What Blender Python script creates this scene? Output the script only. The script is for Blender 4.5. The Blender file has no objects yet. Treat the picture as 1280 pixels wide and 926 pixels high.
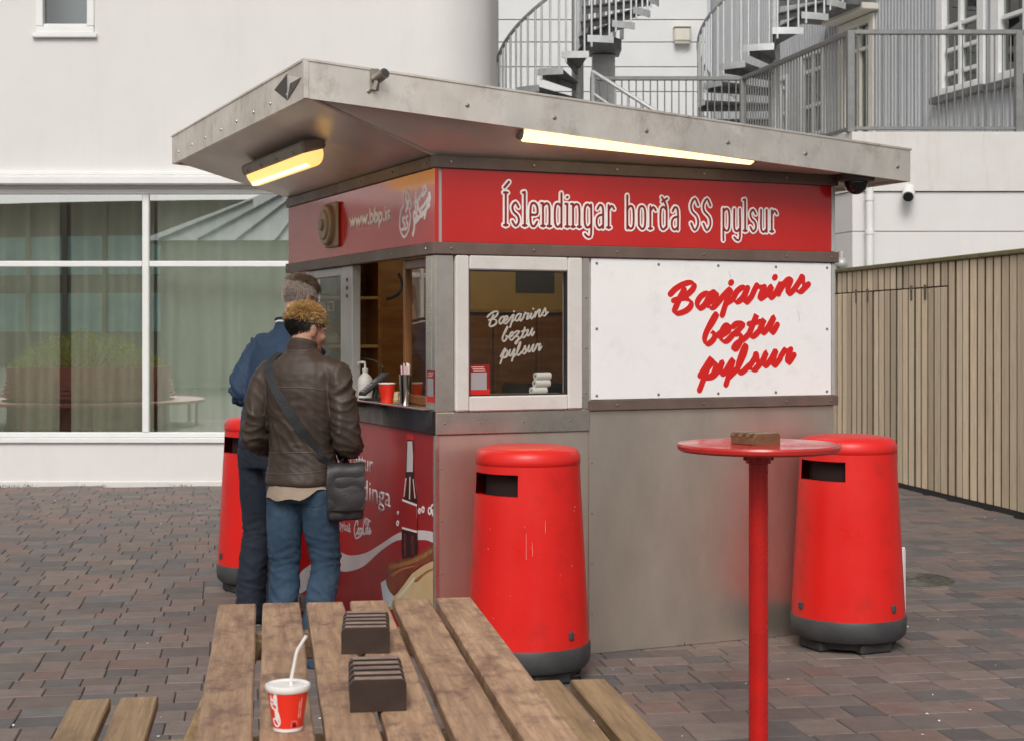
import bpy, bmesh, math, random
from mathutils import Vector, Matrix, noise
from mathutils.bvhtree import BVHTree
rnd = random.Random(7)
SC = bpy.context.scene
COL = SC.collection
R = math.radians

# ------------------------------------------------------------------ camera, sky, sun, exposure
F, H, CX, CY = 1919.0, 1.6, 640.0, 415.0          # focal length in photo pixels, eye height, horizon
cam = bpy.data.cameras.new('camera'); cam_ob = bpy.data.objects.new('camera', cam); COL.objects.link(cam_ob)
cam.sensor_width = 36; cam.sensor_fit = 'HORIZONTAL'; cam.lens = F / 1280 * 36
cam.shift_y = -(463 - CY) / 1280
cam.clip_start = .05; cam.clip_end = 2000
cam.dof.use_dof = True; cam.dof.focus_distance = 7.2; cam.dof.aperture_fstop = 9
cam_ob.location = (0, 0, H); cam_ob.rotation_euler = (R(90), 0, 0)
SC.camera = cam_ob

world = bpy.data.worlds.new('World'); SC.world = world; world.use_nodes = True
wn = world.node_tree; bgn = wn.nodes['Background']
sky = wn.nodes.new('ShaderNodeTexSky'); sky.sky_type = 'NISHITA'; sky.sun_disc = False
sky.sun_elevation = R(43); sky.sun_rotation = R(186); sky.air_density = 1.0; sky.dust_density = 4; sky.ozone_density = 1
hs = wn.nodes.new('ShaderNodeHueSaturation'); hs.inputs['Saturation'].default_value = .16
wn.links.new(sky.outputs[0], hs.inputs['Color']); wn.links.new(hs.outputs[0], bgn.inputs['Color'])
bgn.inputs['Strength'].default_value = .122
sl = bpy.data.lights.new('sun', 'SUN'); sl.energy = 1.5; sl.angle = R(26); sl.color = (1, .96, .9)
so = bpy.data.objects.new('sun', sl); COL.objects.link(so)
so.rotation_euler = (R(47), 0, R(-6)); so.location = (-4, -8, 15)
SC.view_settings.view_transform = 'Standard'; SC.view_settings.look = 'None'
SC.view_settings.exposure = 0.0; SC.view_settings.gamma = 1
SC.render.engine = 'CYCLES'; SC.cycles.max_bounces = 8; SC.cycles.transparent_max_bounces = 12
SC.cycles.sample_clamp_indirect = 6

# ------------------------------------------------------------------ photo geometry helpers
def ray(px, py): return Vector(((px - CX) / F, 1, (CY - py) / F))
def at(px, py, Y): return Vector((0, 0, H)) + ray(px, py) * Y
def gp(px, py, z=0):
    Y = (H - z) * F / (py - CY); return Vector(((px - CX) / F * Y, Y, z))
class Frame:
    """A place with its own axes: origin on the ground, turned about z."""
    def __init__(s, o, ang):
        s.o = Vector(o); s.a = ang
        s.M = Matrix.Translation(s.o) @ Matrix.Rotation(ang, 4, 'Z'); s.I = s.M.inverted()
    def plane(s, px, py, axis, off):
        o = s.I @ Vector((0, 0, H)); d = s.I.to_3x3() @ ray(px, py)
        return o + d * ((off - o[axis]) / d[axis])

# ------------------------------------------------------------------ mesh helpers
class MB:
    def __init__(s): s.b = bmesh.new()
    def box(s, c, d, bevel=0, rot=None, seg=1, mi=0):
        M = Matrix.Translation(Vector(c))
        if rot is not None: M = M @ (rot.to_4x4() if hasattr(rot, 'to_4x4') else rot)
        r = bmesh.ops.create_cube(s.b, size=1, matrix=M @ Matrix.Diagonal((d[0], d[1], d[2], 1)))
        vs = r['verts']
        if mi:
            for f in {f for v in vs for f in v.link_faces}: f.material_index = mi
        if bevel:
            es = list({e for v in vs for e in v.link_edges})
            bmesh.ops.bevel(s.b, geom=es, offset=bevel, segments=seg, affect='EDGES', profile=.6)
        return s
    def bb(s, x0, x1, y0, y1, z0, z1, bevel=0, mi=0):
        return s.box(((x0+x1)/2, (y0+y1)/2, (z0+z1)/2), (abs(x1-x0), abs(y1-y0), abs(z1-z0)), bevel, mi=mi)
    def face(s, pts, mi=0):
        f = s.b.faces.new([s.b.verts.new(p) for p in pts]); f.material_index = mi; return s
    def prism(s, pts, ext, mi=0):
        """pts: planar polygon (3D); ext: extrusion vector."""
        ext = Vector(ext); a = [s.b.verts.new(p) for p in pts]; b = [s.b.verts.new(Vector(p) + ext) for p in pts]
        n = len(pts); fs = [s.b.faces.new(a[::-1]), s.b.faces.new(b)]
        for i in range(n): fs.append(s.b.faces.new((a[i], a[(i+1) % n], b[(i+1) % n], b[i])))
        for f in fs: f.material_index = mi
        return s
    def rings(s, rings, cap=True, closed=True, mi=0):
        rows = [[s.b.verts.new(p) for p in r] for r in rings]; n = len(rows[0])
        for a, b in zip(rows, rows[1:]):
            for i in range(n if closed else n - 1):
                f = s.b.faces.new((a[i], a[(i+1) % n], b[(i+1) % n], b[i])); f.material_index = mi
        if cap and closed:
            s.b.faces.new(rows[0][::-1]).material_index = mi; s.b.faces.new(rows[-1]).material_index = mi
        return s
    def tube(s, path, r, n=8, cap=True, flat=None, mi=0, up=None):
        path = [Vector(p) for p in path]; L = len(path)
        rr = r if isinstance(r, (list, tuple)) else [r] * L
        rg = []; prev = None
        for i, p in enumerate(path):
            t = (path[min(i+1, L-1)] - path[max(i-1, 0)])
            t = t.normalized() if t.length > 1e-9 else Vector((0, 0, 1))
            if prev is None:
                ref = Vector(up) if up else (Vector((0, 0, 1)) if abs(t.z) < .9 else Vector((0, 1, 0)))
                x = t.cross(ref).normalized()
            else:
                x = (prev - t * prev.dot(t)); x = x.normalized() if x.length > 1e-6 else t.orthogonal().normalized()
            y = t.cross(x).normalized(); prev = x
            rg.append([p + (x * math.cos(2*math.pi*k/n) + y * math.sin(2*math.pi*k/n)) * rr[i] for k in range(n)])
        return s.rings(rg, cap, mi=mi)
    def lathe(s, prof, n=32, c=(0, 0, 0), mi=0, cap=True):
        c = Vector(c)
        return s.rings([[c + Vector((r*math.cos(2*math.pi*k/n), r*math.sin(2*math.pi*k/n), z)) for k in range(n)] for r, z in prof], cap, mi=mi)
    def cyl(s, a, b, r, n=12, r2=None, mi=0): return s.tube([a, b], [r, r if r2 is None else r2], n, mi=mi)
    def ball(s, c, r, seg=16, rot=None):
        r = r if isinstance(r, (tuple, list)) else (r, r, r)
        M = Matrix.Translation(Vector(c))
        if rot is not None: M = M @ rot.to_4x4()
        bmesh.ops.create_uvsphere(s.b, u_segments=seg, v_segments=max(6, seg//2), radius=1, matrix=M @ Matrix.Diagonal((*r, 1)))
        return s
    def bolt(s, c, nrm, r=.006):
        c = Vector(c); nrm = Vector(nrm).normalized()
        return s.tube([c, c + nrm*r*.45, c + nrm*r*.6], [r, r*.85, r*.3], 8)
    def mesh(s, name, mats, angle=32, smooth=True):
        bmesh.ops.recalc_face_normals(s.b, faces=s.b.faces[:])
        me = bpy.data.meshes.new(name); s.b.to_mesh(me); s.b.free()
        for m in (mats if isinstance(mats, (list, tuple)) else [mats]): me.materials.append(m)
        if smooth:
            me.polygons.foreach_set('use_smooth', [True]*len(me.polygons)); me.set_sharp_from_angle(angle=R(angle))
        return me

def link(name, me, parent=None, label=None, cat=None, group=None, kind=None):
    o = bpy.data.objects.new(name, me); COL.objects.link(o)
    if parent is not None: o.parent = parent
    return tag(o, label, cat, group, kind)
def tag(o, label=None, cat=None, group=None, kind=None):
    for k, v in (('label', label), ('category', cat), ('group', group), ('kind', kind)):
        if v: o[k] = v
    return o
def part(name, mb, m, parent, angle=32, smooth=True, **kw):
    return link(name, mb.mesh(name, m, angle, smooth), parent, **kw)
def thing(name, label, cat, loc=(0, 0, 0), rz=0, group=None):
    o = bpy.data.objects.new(name, None); COL.objects.link(o); o.location = loc; o.rotation_euler = (0, 0, rz)
    o.empty_display_size = .1
    return tag(o, label, cat, group)
def kids(o): return [c for c in bpy.data.objects if c.parent is o]
def dup(o, parent=None, label=None, group=None, loc=None, rz=None):
    c = o.copy(); COL.objects.link(c); c.parent = parent
    if label: c['label'] = label
    if group: c['group'] = group
    if loc is not None: c.location = loc
    if rz is not None: c.rotation_euler = (0, 0, rz)
    for k in kids(o): dup(k, c)
    return c
def crom(pts, k=6, closed=False):
    P = [Vector(p) for p in pts]
    if len(P) < 3 and not closed: return P
    out = []; n = len(P)
    for i in range(n if closed else n - 1):
        g = (lambda j: P[j % n]) if closed else (lambda j: P[max(0, min(n-1, j))])
        a, b, c, d = g(i-1), g(i), g(i+1), g(i+2)
        for q in range(k):
            t = q / k
            out.append(.5*((2*b) + (c-a)*t + (2*a-5*b+4*c-d)*t*t + (3*b-a-3*c+d)*t**3))
    if not closed: out.append(P[-1])
    return out

# ------------------------------------------------------------------ materials
def mat(name, col, rough=.6, metal=0, col2=None, nscale=6, ndet=5, nrough=.6, stretch=(1, 1, 1), bump=0, bscale=None, bdist=.01,
        spec=.5, coat=0, rvar=0, stain=None, sscale=1.5, sfac=.5, rand=0, emit=None, estr=0, sstretch=None, coords='Object', trans=0, thr=(.35, .65), sthr=(.52, .7)):
    m = bpy.data.materials.new(name); m.use_nodes = True; nt = m.node_tree; b = nt.nodes['Principled BSDF']; L = nt.links.new
    b.inputs['Base Color'].default_value = (*col, 1); b.inputs['Roughness'].default_value = rough; b.inputs['Metallic'].default_value = metal
    b.inputs['Specular IOR Level'].default_value = spec; b.inputs['Coat Weight'].default_value = coat; b.inputs['Coat Roughness'].default_value = .08
    tc = nt.nodes.new('ShaderNodeTexCoord'); mp = nt.nodes.new('ShaderNodeMapping'); mp.inputs['Scale'].default_value = stretch
    L(tc.outputs[coords], mp.inputs['Vector']); vec = mp.outputs[0]
    if rand:
        oi = nt.nodes.new('ShaderNodeObjectInfo'); ad = nt.nodes.new('ShaderNodeVectorMath'); ad.operation = 'ADD'
        cv = nt.nodes.new('ShaderNodeVectorMath'); cv.operation = 'SCALE'; cv.inputs[0].default_value = (17, 31, 23)
        L(oi.outputs['Random'], cv.inputs['Scale']); L(vec, ad.inputs[0]); L(cv.outputs[0], ad.inputs[1]); vec = ad.outputs[0]
    def nz(scale, det=ndet, rgh=nrough, vec=vec):
        n = nt.nodes.new('ShaderNodeTexNoise'); n.inputs['Scale'].default_value = scale; n.inputs['Detail'].default_value = det
        n.inputs['Roughness'].default_value = rgh; L(vec, n.inputs['Vector']); return n.outputs['Fac']
    def remap(s, a, c, x0=0, x1=1):
        r = nt.nodes.new('ShaderNodeMapRange'); r.inputs[1].default_value = a; r.inputs[2].default_value = c
        r.inputs[3].default_value = x0; r.inputs[4].default_value = x1; L(s, r.inputs[0]); return r.outputs[0]
    def mix(f, a, c, mode='MIX'):
        x = nt.nodes.new('ShaderNodeMix'); x.data_type = 'RGBA'; x.blend_type = mode
        if isinstance(f, float): x.inputs[0].default_value = f
        else: L(f, x.inputs[0])
        for i, v in ((6, a), (7, c)):
            if isinstance(v, tuple): x.inputs[i].default_value = (*v, 1)
            else: L(v, x.inputs[i])
        return x.outputs[2]
    c = None
    if col2 is not None: c = mix(remap(nz(nscale), *thr), col, col2)
    sv = vec
    if sstretch:
        m2 = nt.nodes.new('ShaderNodeMapping'); m2.inputs['Scale'].default_value = sstretch; L(tc.outputs[coords], m2.inputs['Vector']); sv = m2.outputs[0]
        if rand:
            a2 = nt.nodes.new('ShaderNodeVectorMath'); a2.operation = 'ADD'; L(sv, a2.inputs[0]); L(cv.outputs[0], a2.inputs[1]); sv = a2.outputs[0]
    if stain is not None: c = mix(remap(nz(sscale, 8, .74, sv), sthr[0], sthr[1], 0, sfac), c if c is not None else col, stain)
    if rand:
        h = nt.nodes.new('ShaderNodeHueSaturation'); L(remap(oi.outputs['Random'], 0, 1, 1-rand, 1+rand), h.inputs['Value'])
        if c is not None: L(c, h.inputs['Color'])
        else: h.inputs['Color'].default_value = (*col, 1)
        c = h.outputs[0]
    if c is not None: L(c, b.inputs['Base Color'])
    if rvar: L(remap(nz(nscale*.7), .3, .7, max(0, rough-rvar), min(1, rough+rvar)), b.inputs['Roughness'])
    if bump:
        bp = nt.nodes.new('ShaderNodeBump'); bp.inputs['Strength'].default_value = bump; bp.inputs['Distance'].default_value = bdist
        L(nz(bscale or nscale*4, 4), bp.inputs['Height']); L(bp.outputs[0], b.inputs['Normal'])
    if emit is not None:
        b.inputs['Emission Color'].default_value = (*emit, 1); b.inputs['Emission Strength'].default_value = estr
    if trans: b.inputs['Transmission Weight'].default_value = trans
    return m
def glass(name, tint=(.8, .85, .82), refl=.16, rough=.0):
    m = bpy.data.materials.new(name); m.use_nodes = True; nt = m.node_tree; nt.nodes.clear(); L = nt.links.new
    o = nt.nodes.new('ShaderNodeOutputMaterial'); mx = nt.nodes.new('ShaderNodeMixShader'); t = nt.nodes.new('ShaderNodeBsdfTransparent')
    g = nt.nodes.new('ShaderNodeBsdfGlossy'); lw = nt.nodes.new('ShaderNodeLayerWeight'); lw.inputs['Blend'].default_value = .5; pw = nt.nodes.new('ShaderNodeMath'); pw.operation = 'POWER'; pw.inputs[1].default_value = 4.5; L(lw.outputs['Facing'], pw.inputs[0])
    ad = nt.nodes.new('ShaderNodeMath'); ad.operation = 'ADD'; ad.use_clamp = True; ad.inputs[1].default_value = refl
    t.inputs[0].default_value = (*tint, 1); g.inputs['Roughness'].default_value = rough; g.inputs[0].default_value = (.95, .97, .96, 1)
    L(pw.outputs[0], ad.inputs[0]); L(ad.outputs[0], mx.inputs[0]); L(t.outputs[0], mx.inputs[1]); L(g.outputs[0], mx.inputs[2]); L(mx.outputs[0], o.inputs[0])
    return m
M = {}
M['steel'] = mat('steel', (.80, .74, .67), .30, 1, (.64, .585, .52), 2.2, 6, .7, (1, 1, 1.0), .06, 3, .02, rvar=.09, stain=(.46, .42, .37), sscale=3, sfac=.5)
M['steel_low'] = mat('steel_low', (.68, .605, .52), .36, .86, (.57, .505, .43), 2.0, 6, .62, (1, 1, .45), .05, 1.8, .02, rvar=.08, stain=(.44, .375, .31), sscale=1.6, sfac=.5, sthr=(.45, .75))
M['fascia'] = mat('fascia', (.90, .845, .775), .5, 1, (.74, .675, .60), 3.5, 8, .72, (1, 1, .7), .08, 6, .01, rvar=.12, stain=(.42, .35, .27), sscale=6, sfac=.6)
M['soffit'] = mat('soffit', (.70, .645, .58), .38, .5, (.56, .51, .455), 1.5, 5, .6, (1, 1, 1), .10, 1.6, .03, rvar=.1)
M['bolt'] = mat('bolt', (.36, .33, .29), .4, 1)
M['trim'] = mat('trim', (.115, .078, .062), .5, 0, (.15, .105, .085), 9, rvar=.1, bump=.05)
M['red_sign'] = mat('red_sign', (.50, .014, .012), .16, 0, (.54, .018, .015), 3, coat=.3)
M['red_poster'] = mat('red_poster', (.40, .010, .014), .28, 0, (.32, .008, .011), 4, spec=.35, coat=.12)
M['red_bin'] = mat('red_bin', (.72, .014, .010), .36, 0, (.66, .013, .009), 3, rvar=.10, bump=.03, bscale=50, stain=(.40, .018, .014), sscale=6, sfac=.6, sthr=(.54, .72))
M['red_paint'] = mat('red_paint', (.56, .012, .010), .28, 0, (.42, .012, .01), 5, rvar=.1, bump=.02, bscale=40, stain=(.22, .03, .02), sscale=14, sfac=.4)
M['red_top'] = mat('red_top', (.55, .03, .028), .2, 0, (.50, .025, .02), 7, rvar=.12, bump=.03, bscale=18, stain=(.30, .05, .03), sscale=14, sfac=.45)
M['charcoal'] = mat('charcoal', (.035, .036, .038), .55, 0, (.055, .055, .055), 8, bump=.06, bscale=80)
M['rubber'] = mat('rubber', (.02, .02, .021), .7, 0, (.035, .034, .032), 8)
M['black_hole'] = mat('black_hole', (.014, .003, .003), .9)
M['white_board'] = mat('white_board', (.86, .85, .84), .35, 0, (.83, .82, .81), 2.5, stain=(.6, .57, .53), sscale=7, sfac=.3, coat=.1)
M['print_red'] = mat('print_red', (.62, .012, .010), .4)
M['print_pink'] = mat('print_pink', (.86, .52, .47), .4)
M['print_white'] = mat('print_white', (.88, .83, .81), .4)
M['print_dark_red'] = mat('print_dark_red', (.25, .010, .010), .3)
M['print_grey'] = mat('print_grey', (.72, .66, .66), .35, 0, (.62, .57, .58), 3)
M['cola'] = mat('cola', (.025, .004, .004), .25)
M['cola_light'] = mat('cola_light', (.20, .015, .02), .3, 0, (.05, .006, .008), 40, thr=(.45, .55))
M['print_sausage'] = mat('print_sausage', (.16, .028, .014), .3, 0, (.30, .07, .025), 7)
M['print_mustard'] = mat('print_mustard', (.42, .19, .05), .35, 0, (.26, .10, .03), 30)
M['print_bun'] = mat('print_bun', (.62, .42, .20), .35, 0, (.70, .54, .33), 4)
M['print_paper'] = mat('print_paper', (.62, .64, .68), .4)
M['frame_white'] = mat('frame_white', (.66, .63, .59), .45, 0, (.60, .57, .53), 5, stain=(.45, .41, .36), sscale=6, sfac=.4)
M['frame_grey'] = mat('frame_grey', (.50, .49, .47), .42, .3, (.44, .43, .41), 5)
M['pvc'] = mat('pvc', (.78, .78, .76), .4, 0, (.73, .73, .71), 4)
M['black_metal'] = mat('black_metal', (.03, .028, .027), .22, .6, (.05, .045, .043), 5, rvar=.1, bump=.05, bscale=9)
M['varnish_wood'] = mat('varnish_wood', (.24, .10, .028), .35, 0, (.15, .055, .015), 8, stretch=(8, 8, .6), coat=.2)
M['cab_wood'] = mat('cab_wood', (.30, .135, .04), .45, 0, (.21, .085, .022), 5, stretch=(1, 1, 6))
M['shelf_wood'] = mat('shelf_wood', (.40, .24, .10), .5, 0, (.30, .17, .07), 4, stretch=(1, 6, 6))
M['yellow_wall'] = mat('yellow_wall', (.58, .42, .14), .6, 0, (.52, .37, .11), 3)
M['dark_inside'] = mat('dark_inside', (.05, .045, .04), .6)
M['glass'] = glass('glass', (.86, .85, .82), .07)
M['glass_shop'] = glass('glass_shop', (.88, .93, .89), .50)
M['glass_far'] = glass('glass_far', (.6, .64, .64), .10)
M['glass_small'] = glass('glass_small', (.85, .86, .85), .06)
M['plaster'] = mat('plaster', (.71, .69, .675), .85, 0, (.675, .655, .635), 1.2, 6, .65, bump=.12, bscale=55, bdist=.004, stain=(.58, .555, .53), sscale=1.3, sfac=.28, sthr=(.5, .74), sstretch=(2.2, 1, .28))
M['plaster_dirty'] = mat('plaster_dirty', (.69, .67, .65), .85, 0, (.63, .605, .58), 1.6, 6, .65, bump=.12, bscale=55, bdist=.004, stain=(.50, .44, .39), sscale=1.8, sfac=.5, sstretch=(2.5, 1, .35))
M['panel_white'] = mat('panel_white', (.70, .705, .705), .7, 0, (.66, .665, .665), 1.5)
M['corr'] = mat('corr', (.46, .47, .49), .5, .15, (.41, .42, .44), 2, stretch=(1, 1, .3))
M['galv'] = mat('galv', (.56, .57, .57), .5, .4, (.46, .465, .47), 14, stain=(.36, .36, .35), sscale=9, sfac=.4)
M['galv_dark'] = mat('galv_dark', (.20, .205, .208), .6, .3, (.10, .10, .10), 8)
M['galv_light'] = mat('galv_light', (.64, .66, .66), .45, .4, (.55, .57, .57), 14)
M['rail'] = mat('rail', (.20, .20, .195), .5, .4, (.25, .25, .245), 8)
M['cream'] = mat('cream', (.66, .63, .55), .55, 0, (.60, .57, .50), 4)
M['white_sash'] = mat('white_sash', (.78, .78, .77), .5, 0, (.73, .73, .72), 4)
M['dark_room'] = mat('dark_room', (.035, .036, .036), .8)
M['curtain'] = mat('curtain', (.74, .77, .68), .85, 0, (.66, .69, .60), 2, stretch=(4, 1, .2))
M['curtain_dark'] = mat('curtain_dark', (.58, .59, .49), .85, 0, (.48, .49, .40), 2, stretch=(4, 1, .2))
M['fence_wood'] = mat('fence_wood', (.82, .67, .49), .75, 0, (.58, .455, .31), 4.5, 10, .75, (11, 11, .55), .35, 12, .004, rand=.24, stain=(.22, .16, .10), sscale=5, sfac=.6, sthr=(.55, .72))
M['fence_gap_shade'] = mat('fence_gap_shade', (.11, .085, .055), .9, 0, (.07, .055, .035), 9)  # shade of the gaps, painted onto the planks' side faces
M['fence_cap'] = mat('fence_cap', (.22, .18, .09), .85, 0, (.13, .125, .05), 12, bump=.2)
M['table_wood'] = mat('table_wood', (.55, .35, .215), .6, 0, (.25, .14, .082), 3.2, 12, .78, (16, 1.1, 16), .45, 8, .004, rand=.14, stain=(.17, .088, .062), sscale=9, sfac=.82, sthr=(.49, .63), sstretch=(1.3, .8, 1))
M['bench_wood'] = mat('bench_wood', (.43, .285, .15), .65, 0, (.21, .13, .07), 3, 10, .76, (15, .8, 15), .35, 8, .004, rand=.10, stain=(.16, .095, .06), sscale=7, sfac=.6, sstretch=(1.2, .8, 1))
M['cut_wood'] = mat('cut_wood', (.32, .20, .095), .8, 0, (.20, .115, .055), 14)
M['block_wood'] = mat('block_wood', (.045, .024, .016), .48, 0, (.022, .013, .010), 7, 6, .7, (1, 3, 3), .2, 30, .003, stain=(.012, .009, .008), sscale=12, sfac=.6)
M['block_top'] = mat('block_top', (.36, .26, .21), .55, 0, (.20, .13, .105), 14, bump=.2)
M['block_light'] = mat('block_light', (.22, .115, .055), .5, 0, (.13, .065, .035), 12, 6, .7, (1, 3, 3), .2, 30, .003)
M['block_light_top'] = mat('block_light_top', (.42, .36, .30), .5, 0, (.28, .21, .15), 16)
M['cup_red'] = mat('cup_red', (.80, .03, .012), .42)
M['cup_white'] = mat('cup_white', (.80, .77, .74), .4)
M['paper'] = mat('paper', (.80, .79, .76), .7)
M['plastic_white'] = mat('plastic_white', (.74, .72, .68), .4)
M['plastic_pink'] = mat('plastic_pink', (.74, .50, .50), .4)
M['plastic_black'] = mat('plastic_black', (.025, .025, .027), .35)
M['plastic_grey'] = mat('plastic_grey', (.30, .29, .28), .45)
M['screen'] = mat('screen', (.12, .13, .14), .2)
M['chrome'] = mat('chrome', (.55, .54, .52), .18, 1)
M['beige_plastic'] = mat('beige_plastic', (.34, .25, .165), .5, 0, (.28, .2, .13), 6)
M['lamp_amber'] = mat('lamp_amber', (.8, .6, .3), .35, emit=(1, .58, .17), estr=1.25)
M['lamp_core'] = mat('lamp_core', (.8, .7, .4), .4, emit=(1, .74, .34), estr=2.6)
M['lamp_warm'] = mat('lamp_warm', (.8, .75, .6), .4, emit=(1, .78, .37), estr=2.0)
M['lamp_house'] = mat('lamp_house', (.30, .26, .21), .5, 0, (.2, .175, .14), 6)
M['skin'] = mat('skin', (.45, .235, .15), .5, 0, (.40, .20, .125), 8, bump=.05, bscale=90)
M['skin_pale'] = mat('skin_pale', (.52, .29, .205), .5, 0, (.46, .24, .17), 8, bump=.05, bscale=90)
M['leather'] = mat('leather', (.060, .040, .029), .54, 0, (.040, .027, .020), 5, spec=.38, rvar=.08, bump=.25, bscale=70, bdist=.003)
M['denim'] = mat('denim', (.036, .074, .122), .85, 0, (.014, .034, .064), 4, 6, .65, bump=.3, bscale=160, bdist=.002, stain=(.075, .125, .18), sscale=3.2, sfac=.6)
M['denim_dark'] = mat('denim_dark', (.012, .018, .034), .85, 0, (.008, .012, .022), 4, bump=.3, bscale=160, bdist=.002)
M['navy'] = mat('navy', (.018, .045, .095), .75, 0, (.012, .030, .065), 4, bump=.2, bscale=60, bdist=.003)
M['navy_dark'] = mat('navy_dark', (.010, .017, .040), .8)
M['beige_cloth'] = mat('beige_cloth', (.33, .255, .19), .85, 0, (.26, .195, .14), 5, bump=.3, bscale=50)
M['bag'] = mat('bag', (.020, .018, .018), .5, 0, (.032, .028, .028), 6, bump=.2, bscale=90)
M['strap'] = mat('strap', (.014, .014, .015), .6, bump=.3, bscale=150)
M['stitch'] = mat('stitch', (.085, .06, .048), .5)
M['hair_blond'] = mat('hair_blond', (.86, .60, .27), .5, 0, (.55, .34, .12), 22)
M['hair_mid'] = mat('hair_mid', (.20, .115, .045), .55)
M['hair_black'] = mat('hair_black', (.012, .010, .009), .6)
M['hair_grey'] = mat('hair_grey', (.64, .59, .55), .6, 0, (.42, .36, .32), 14)
M['hair_brown'] = mat('hair_brown', (.24, .175, .13), .6, 0, (.36, .28, .22), 14)
M['white_stripe'] = mat('white_stripe', (.78, .78, .78), .7)
M['shoe'] = mat('shoe', (.05, .05, .05), .6); M['sole'] = mat('sole', (.72, .70, .66), .6)
M['eye'] = mat('eye', (.75, .73, .70), .2)
M['leaf'] = mat('leaf', (.075, .115, .030), .7, 0, (.045, .075, .018), 9)
M['iron'] = mat('iron', (.10, .095, .085), .6, .5, (.15, .13, .10), 20)
M['bench_red'] = mat('bench_red', (.34, .08, .06), .5, 0, (.42, .12, .09), 9)
M['bush_leaf'] = mat('bush_leaf', (.46, .54, .12), .7, 0, (.32, .40, .07), 9)
M['zinc'] = mat('zinc', (.38, .40, .41), .45, .3, (.33, .35, .36), 2)
M['office_glass'] = mat('office_glass', (.55, .80, .76), .25, 0, (.42, .66, .62), 1)
M['office_wall'] = mat('office_wall', (.34, .29, .23), .6)
M['stone_pale'] = mat('stone_pale', (.42, .39, .33), .8, 0, (.36, .33, .28), 3)

# ------------------------------------------------------------------ ground and pavers
def inpoly(x, y, P):
    c = False; n = len(P)
    for i in range(n):
        (x1, y1), (x2, y2) = P[i], P[(i+1) % n]
        if (y1 > y) != (y2 > y) and x < (x2-x1)*(y-y1)/(y2-y1)+x1: c = not c
    return c
def brick_ground():
    m = bpy.data.materials.new('ground_sand'); m.use_nodes = True; nt = m.node_tree; b = nt.nodes['Principled BSDF']; L = nt.links.new
    tc = nt.nodes.new('ShaderNodeTexCoord'); n = nt.nodes.new('ShaderNodeTexNoise'); n.inputs['Scale'].default_value = 30
    L(tc.outputs['Object'], n.inputs['Vector'])
    c = nt.nodes.new('ShaderNodeValToRGB'); c.color_ramp.elements[0].color = (.08, .07, .06, 1); c.color_ramp.elements[1].color = (.15, .135, .115, 1)
    L(n.outputs['Fac'], c.inputs[0]); L(c.outputs[0], b.inputs['Base Color']); b.inputs['Roughness'].default_value = .95
    return m
g = MB(); g.face([(-300, -300, -.014), (300, -300, -.014), (300, 300, -.014), (-300, 300, -.014)])
ground = part('ground', g, brick_ground(), None, kind='structure')
PCOL = [(.150, .120, .110), (.165, .128, .116), (.105, .106, .110), (.185, .125, .108), (.125, .112, .107), (.172, .142, .124), (.088, .088, .092), (.155, .124, .116), (.140, .116, .108)]
PCOL = [tuple((.74*v + .26*m_)*1.3 for v, m_ in zip((a*.97, b*.92, c*.88), (.145, .118, .107))) for a, b, c in PCOL]
PM = [mat('paver_stone', c, .78, 0, tuple(v*.72 for v in c), 9, 8, .72, bump=.35, bscale=70, bdist=.003, rand=.16,
          stain=tuple(v*.55 + .02 for v in c), sscale=3.3, sfac=.55) for c in PCOL]
GF = Frame((0, 0, 0), R(9.55))
GAP = .002
def paver_geo(mb, x, y, w, l, z, tx=0, ty=0, mi=0):
    c = .005; h = .03; x0, x1, y0, y1 = x-w/2+GAP, x+w/2-GAP, y-l/2+GAP, y+l/2-GAP
    def ring(i, dz): return [(a, b_, z+dz+tx*(a-x)+ty*(b_-y)) for a, b_ in ((x0+i, y0+i), (x1-i, y0+i), (x1-i, y1-i), (x0+i, y1-i))]
    mb.rings([ring(0, -h), ring(0, -c*.9), ring(c, 0)], mi=mi)
pv = []
y = 3.4
while y < 19.5:
    l = rnd.choice((.155, .175, .20, .22, .24)); x = -8.0 - rnd.random()*.2
    while x < 6.6:
        w = rnd.choice((.14, .17, .19, .21, .24, .28))
        wl = GF.M @ Vector((x+w/2, y+l/2, 0))
        if 4.0 < wl.y < 15.93 or (15.93 <= wl.y < 18.1 and wl.x > -.3):          # the shop wall and the fence end the paving
            kx = (wl.x+.361)*.9153 + (wl.y-7.293)*.4028; ky = -(wl.x+.361)*.4028 + (wl.y-7.293)*.9153
            if (wl.x - 4.395)*.988 + (wl.y - 13.18)*.154 < .06 and not (.15 < kx < 2.1 and .15 < ky < 2.4): pv.append((x+w/2, y+l/2, w, l, wl.x, wl.y))
        x += w
    y += l
HID = [[(362, 250), (380, 760), (545, 836), (1043, 787), (1043, 200)], [(273, 757), (588, 745), (715, 926), (253, 926)], [(935, 560), (960, 560), (960, 926), (935, 926)],
       [(996, 550), (1117, 550), (1133, 770), (1115, 812), (1000, 812), (986, 770)], [(590, 560), (720, 560), (734, 838), (587, 838)], [(273, 520), (320, 520), (320, 725), (273, 725)],
       [(650, 850), (762, 848), (815, 926), (715, 926)], [(95, 874), (198, 870), (190, 926), (68, 926)]]
def score(p):
    X, Y = p[4], p[5]; px, py = CX + F*X/Y, CY + F*H/Y
    if not (0 < px < 1280 and py < 926) or any(inpoly(px, py, q) for q in HID): return 0
    return p[2]*p[3]/Y**3
pv.sort(key=score, reverse=True)
pcache = {}
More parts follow.
